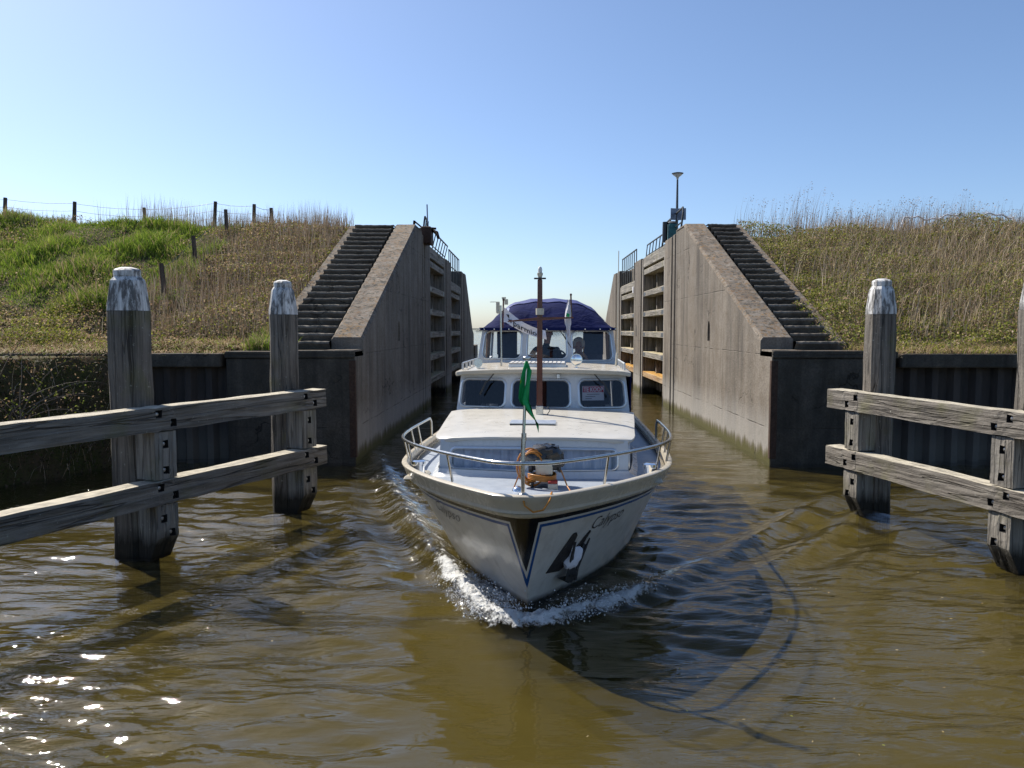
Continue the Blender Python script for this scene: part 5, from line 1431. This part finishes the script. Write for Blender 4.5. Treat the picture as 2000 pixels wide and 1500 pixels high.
# left dike: brambles below and beside the stairs
x, y = scatter(90000, -16, -5.0, 15.2, 24.0, r, lambda x, y, r: (~kg(x, y, r)) & ((x < -5.35) | ((y < 17.0) & (x < -5.1 + (17.0 - y) * .34))))
leaf_layer("bramble", x, y, .42, (.03, .075), OLIVE + BROWN + BROWN + [YELLOWG[1]], r, "brown and olive brambles on the left dike slope")
x, y = scatter(16000, -16, -9.3, 15.4, 18.2, r, lambda x, y, r: vnoise(x * 1.0, y * 1.2, 66) > -.1)
leaf_layer("yellow_herb", x, y, .46, (.03, .06), YELLOWG + [OLIVE[1]], r, "yellow green herbs low on the left dike")
x, y = scatter(4800, -9.2, -5.4, 16.0, 24.2, r, lambda x, y, r: (vnoise(x * .8, y * .8, 14) + r.uniform(-.6, .6, len(x)) > -.3))
grass_layer("dry_stalks", x, y, (.35, .7), (.007, .013), GREYB + BROWN + [STRAW[1]], .35, r, "thin brown dead stalks on the dike beside the left stairs", "stalks", None, M_stalk)
x, y = scatter(9000, -16, -5.9, 14.92, 15.9, r)
n = len(x); hh = r.uniform(.15, .38, n); B = np.stack([x, y, np.maximum(terrain(x, y), 2.04)], 1)
keep = (x > -13) & (terrain(x, y + .3) > 1.7); B = B[keep]; hh = hh[keep]; n = len(B)
mesh_np("straw_fringe", *blades(B, hh * .7, np.stack([r.uniform(-.25, .25, n), r.uniform(-.42, -.02, n)], 1) , r.uniform(.010, .022, n), r.uniform(-.5, .5, n), pick(STRAW + BROWN + [GREEN[1], OLIVE[0]], n, r)), M_leaf, kind="stuff", label="straw hanging over the left quay edge", cat="grass")
x, y = scatter(2600, -5.7, -4.4, 15.3, 16.6, r, lambda x, y, r: x < -4.85 - (y - 15.3) * .35 + r.uniform(-.3, .3, len(x)))
n = len(x); B = np.stack([x, y, np.full(n, 2.17) + np.maximum(0, (y - 15.4)) * .25], 1); hh = r.uniform(.12, .34, n)
mesh_np("grass_tuft", *blades(B, hh, np.stack([r.uniform(-.2, .2, n), r.uniform(-.2, .1, n)], 1), r.uniform(.012, .022, n), r.uniform(0, 3.14, n), pick(GREEN + STRAW, n, r)), M_leaf, kind="stuff", label="green tuft at the foot of the left stairs", cat="grass")
# right dike
x, y = scatter(125000, 5.9, 19, 15.15, 24.2, r, lambda x, y, r: (x > 6.45) | ((y < 19.5) & (x > 6.2 - (19.5 - y) * .075 + .25 * vnoise(x * 2, y * 2, 3))))
leaf_layer("bramble", x, y, .56, (.03, .075), OLIVE + OLIVE + [YELLOWG[2], YELLOWG[1]] + BROWN + [GREYB[0]], r, "olive brambles covering the right dike slope")
x, y = scatter(15000, 6.5, 19, 16.2, 24.4, r, lambda x, y, r: (np.clip((x - 7.2) / 3.2, 0, 1) * .9 + .30 * vnoise(x * .7, y * .7, 24) + np.clip((y - 18) / 12, 0, .25) + r.uniform(-.35, .35, len(x)) > .42))
grass_layer("dry_stalks", x, y, (.35, .85), (.008, .015), GREYB + BROWN + STRAW, .75, r, "tangled brown dead reed on the right dike slope", "stalks", None, M_stalk, wind=(.1, 0))
x, y = scatter(5000, 6.3, 19, 14.95, 15.9, r); n = len(x)
B = np.stack([x, y, np.full(n, 2.12)], 1)
mesh_np("straw_fringe", *blades(B, r.uniform(.1, .28, n), np.stack([r.uniform(-.3, .3, n), r.uniform(-.4, .05, n)], 1), r.uniform(.010, .02, n), r.uniform(-.5, .5, n), pick(BROWN + STRAW + OLIVE, n, r)), M_leaf, kind="stuff", label="matted straw along the right quay edge", cat="grass")
# tall thin stems along both crests
def crest(x0, x1, n, hh, dens, label, pal, wind, plume):
    x, y = scatter(n, x0, x1, 23.4, 25.2, r, dens); n = len(x)
    h = r.uniform(hh[0], hh[1], n) * np.clip(.75 + .35 * vnoise(x * 1.8, y, 8), .45, 1.2)
    a = r.uniform(0, 6.28, n); l = r.uniform(0, .16, n)
    lean = np.stack([np.cos(a) * l * h + wind * h, np.sin(a) * l * h], 1); B = np.stack([x, y, terrain(x, y) - .03], 1); col = pick(pal, n, r)
    V, lo, st, cc = blades(B, h, lean, r.uniform(.006, .012, n), r.uniform(-.6, .6, n), col)
    if plume:
        k = r.random(n) < .45; m_ = int(k.sum()); q = 7
        T = (B + np.stack([lean[:, 0], lean[:, 1], h * .97], 1))[k]
        C = np.repeat(T, q, 0) + np.stack([r.normal(.05, .035, m_ * q), r.normal(0, .03, m_ * q), r.uniform(-.22, .03, m_ * q)], 1)
        V2, lo2, st2, c2 = leaves(C, r.uniform(.02, .05, len(C)), pick(pal, len(C), r), r)
        lo2 = lo2 + len(V); st2 = st2 + len(lo); V = np.vstack([V, V2]); lo = np.concatenate([lo, lo2]); st = np.concatenate([st, st2]); cc = np.vstack([cc, c2])
    mesh_np("reeds", V, lo, st, cc, M_stalk, kind="stuff", label=label, cat="reeds")
crest(-13.6, -5.55, 1700, (.65, 1.4), lambda x, y, r: r.random(len(x)) < np.clip((x + 14) / 3.0, .05, 1), "thin pale reeds standing on the crest left of the stairs", GREYB + STRAW, .04, False)
crest(-21, -12, 700, (.3, .7), None, "sparse thin grass stems under the crest fence", GREYB + STRAW, .04, False)
crest(6.5, 19, 1300, (.7, 1.65), lambda x, y, r: r.random(len(x)) < np.clip((x - 5.6) / 4.0, .25, 1), "tall brown plumed reeds along the right crest", GREYB + BROWN, .10, True)

# ---- thorny bush on the bank at the left edge
bush = empty("bramble_bush", (-8.55, 12.6, .75), 0, "tangled bramble bush with bare twigs on the bank at the left edge", "bush")
q = random.Random(14); mb = MB(); tips = []
for k in range(46):
    p = Vector((q.uniform(-1.5, .7), q.uniform(-.8, .9), q.uniform(-.1, .3))); dv = Vector((q.uniform(-.5, .9), q.uniform(-.6, .4), q.uniform(.5, 1.3))).normalized()
    pts = [p.copy()]; L_ = q.uniform(.7, 1.9) * (1 if k % 4 else 1.25)
    for s_ in range(7):
        dv = (dv + Vector((q.uniform(-.2, .25), q.uniform(-.2, .2), -.12 - q.uniform(0, .12)))).normalized(); p = p + dv * L_ / 7; pts.append(p.copy())
    mb.tube(pts, [.013 * (1 - .8 * i / 7) for i in range(8)], 5); tips += pts[2:]
mb.obj("branches", M_twig, bush, smooth=40)
rr = np.random.default_rng(3); base = np.array([[t.x, t.y, t.z] for t in tips]); C = base[rr.integers(0, len(base), 1500)] + rr.normal(0, .09, (1500, 3)); C = C[C[:, 2] < 1.25]
mesh_np("leaves", *leaves(C, rr.uniform(.025, .06, len(C)), pick([OLIVE[0], OLIVE[2], YELLOWG[2]] + BROWN[:3], len(C), rr, .35), rr), M_leaf, parent=bush)
x = r.uniform(-12.5, -7.4, 15000); ye_ = 15.0 + (x + 7.5) * 2.2; y = ye_ + r.uniform(-.02, 1.05, len(x)); nrmy = r.uniform(0, .34, len(x)) ** 1.2
C = np.stack([x + nrmy * .4 + r.normal(0, .08, len(x)), y - nrmy, terrain(x, y) + r.uniform(-.05, .12, len(x))], 1)
mesh_np("bank_undergrowth", *leaves(C, r.uniform(.03, .075, len(x)), pick([(.055, .055, .016), (.085, .055, .034), (.12, .085, .055), (.07, .08, .02)], len(x), r, .35), r), M_leaf, kind="stuff", label="undergrowth darkened to stand for shade on the bank at the left edge", cat="bramble")  # shade of the steep bank is put into these darker leaf colours
x, y = scatter(9000, -12, -7.2, 7.0, 15.0, r, lambda x, y, r: (terrain(x, y) > -.05) & (terrain(x, y) < 1.9))
grass_layer("dead_grass", x, y, (.2, .55), (.008, .014), GREYB + BROWN, .9, r, "dead grass stems on the bank at the left edge", "grass", None, M_stalk)

# ================================================================== SPRAY AT THE BOW
def spray():
    V = []; F = []; qq = np.random.default_rng(2); n = 4200
    base = np.array([(1, 0, 0), (-1, 0, 0), (0, 1, 0), (0, -1, 0), (0, 0, 1), (0, 0, -1)], float)
    tri = [(0, 2, 4), (2, 1, 4), (1, 3, 4), (3, 0, 4), (2, 0, 5), (1, 2, 5), (3, 1, 5), (0, 3, 5)]
    k = 0
    while k < n:
        left = qq.random() < .6; b = .42 + abs(qq.normal(0, .55 if left else .42)); sx = (.22 + .50 * (b - .42) ** .85) if left else (.22 + .95 * (b - .42) ** .85)
        x = sx + qq.normal(-.03, .10 if not left else .14); z = .04 + abs(qq.normal(0, .035)) + (qq.random() < .10) * abs(qq.normal(0, .08))
        x = -x if left else x; s = math.exp(qq.normal(math.log(.0042), .5)); p = np.array(BM @ Vector((x, b + qq.normal(0, .06), z)))
        o = len(V); V += [tuple(p + d_ * s * (1.0, 1.0, 1.25)) for d_ in base]; F += [tuple(i + o for i in t_) for t_ in tri]; k += 1
    me = bpy.data.meshes.new("spray"); me.from_pydata(V, [], F); me.materials.append(M_spray); me.shade_smooth()
    link(bpy.data.objects.new("spray", me), None, kind="stuff", label="white water drops thrown up by the bow", cat="spray")
spray()

# a few leaves and bits of reed drifting on the water
qq = np.random.default_rng(6); C = []
for k in range(150):
    x = qq.normal(2.6, 1.4) if k % 3 else qq.uniform(-4, 5); y = qq.uniform(3.4, 9.5); C.append((x, y, .035))
C = np.array(C); C = C[~((np.abs(C[:, 0] - .1) < 1.8) & (C[:, 1] > 5.8))]
V_, lo_, st_, co_ = leaves(C, qq.uniform(.012, .035, len(C)), pick(STRAW + [OLIVE[0]], len(C), qq), qq); V_[:, 2] = .03 + (V_[:, 2] - .035) * .15
mesh_np("floating_debris", V_, lo_, st_, co_, M_leaf, kind="stuff", label="small leaves and straw drifting on the water", cat="debris")
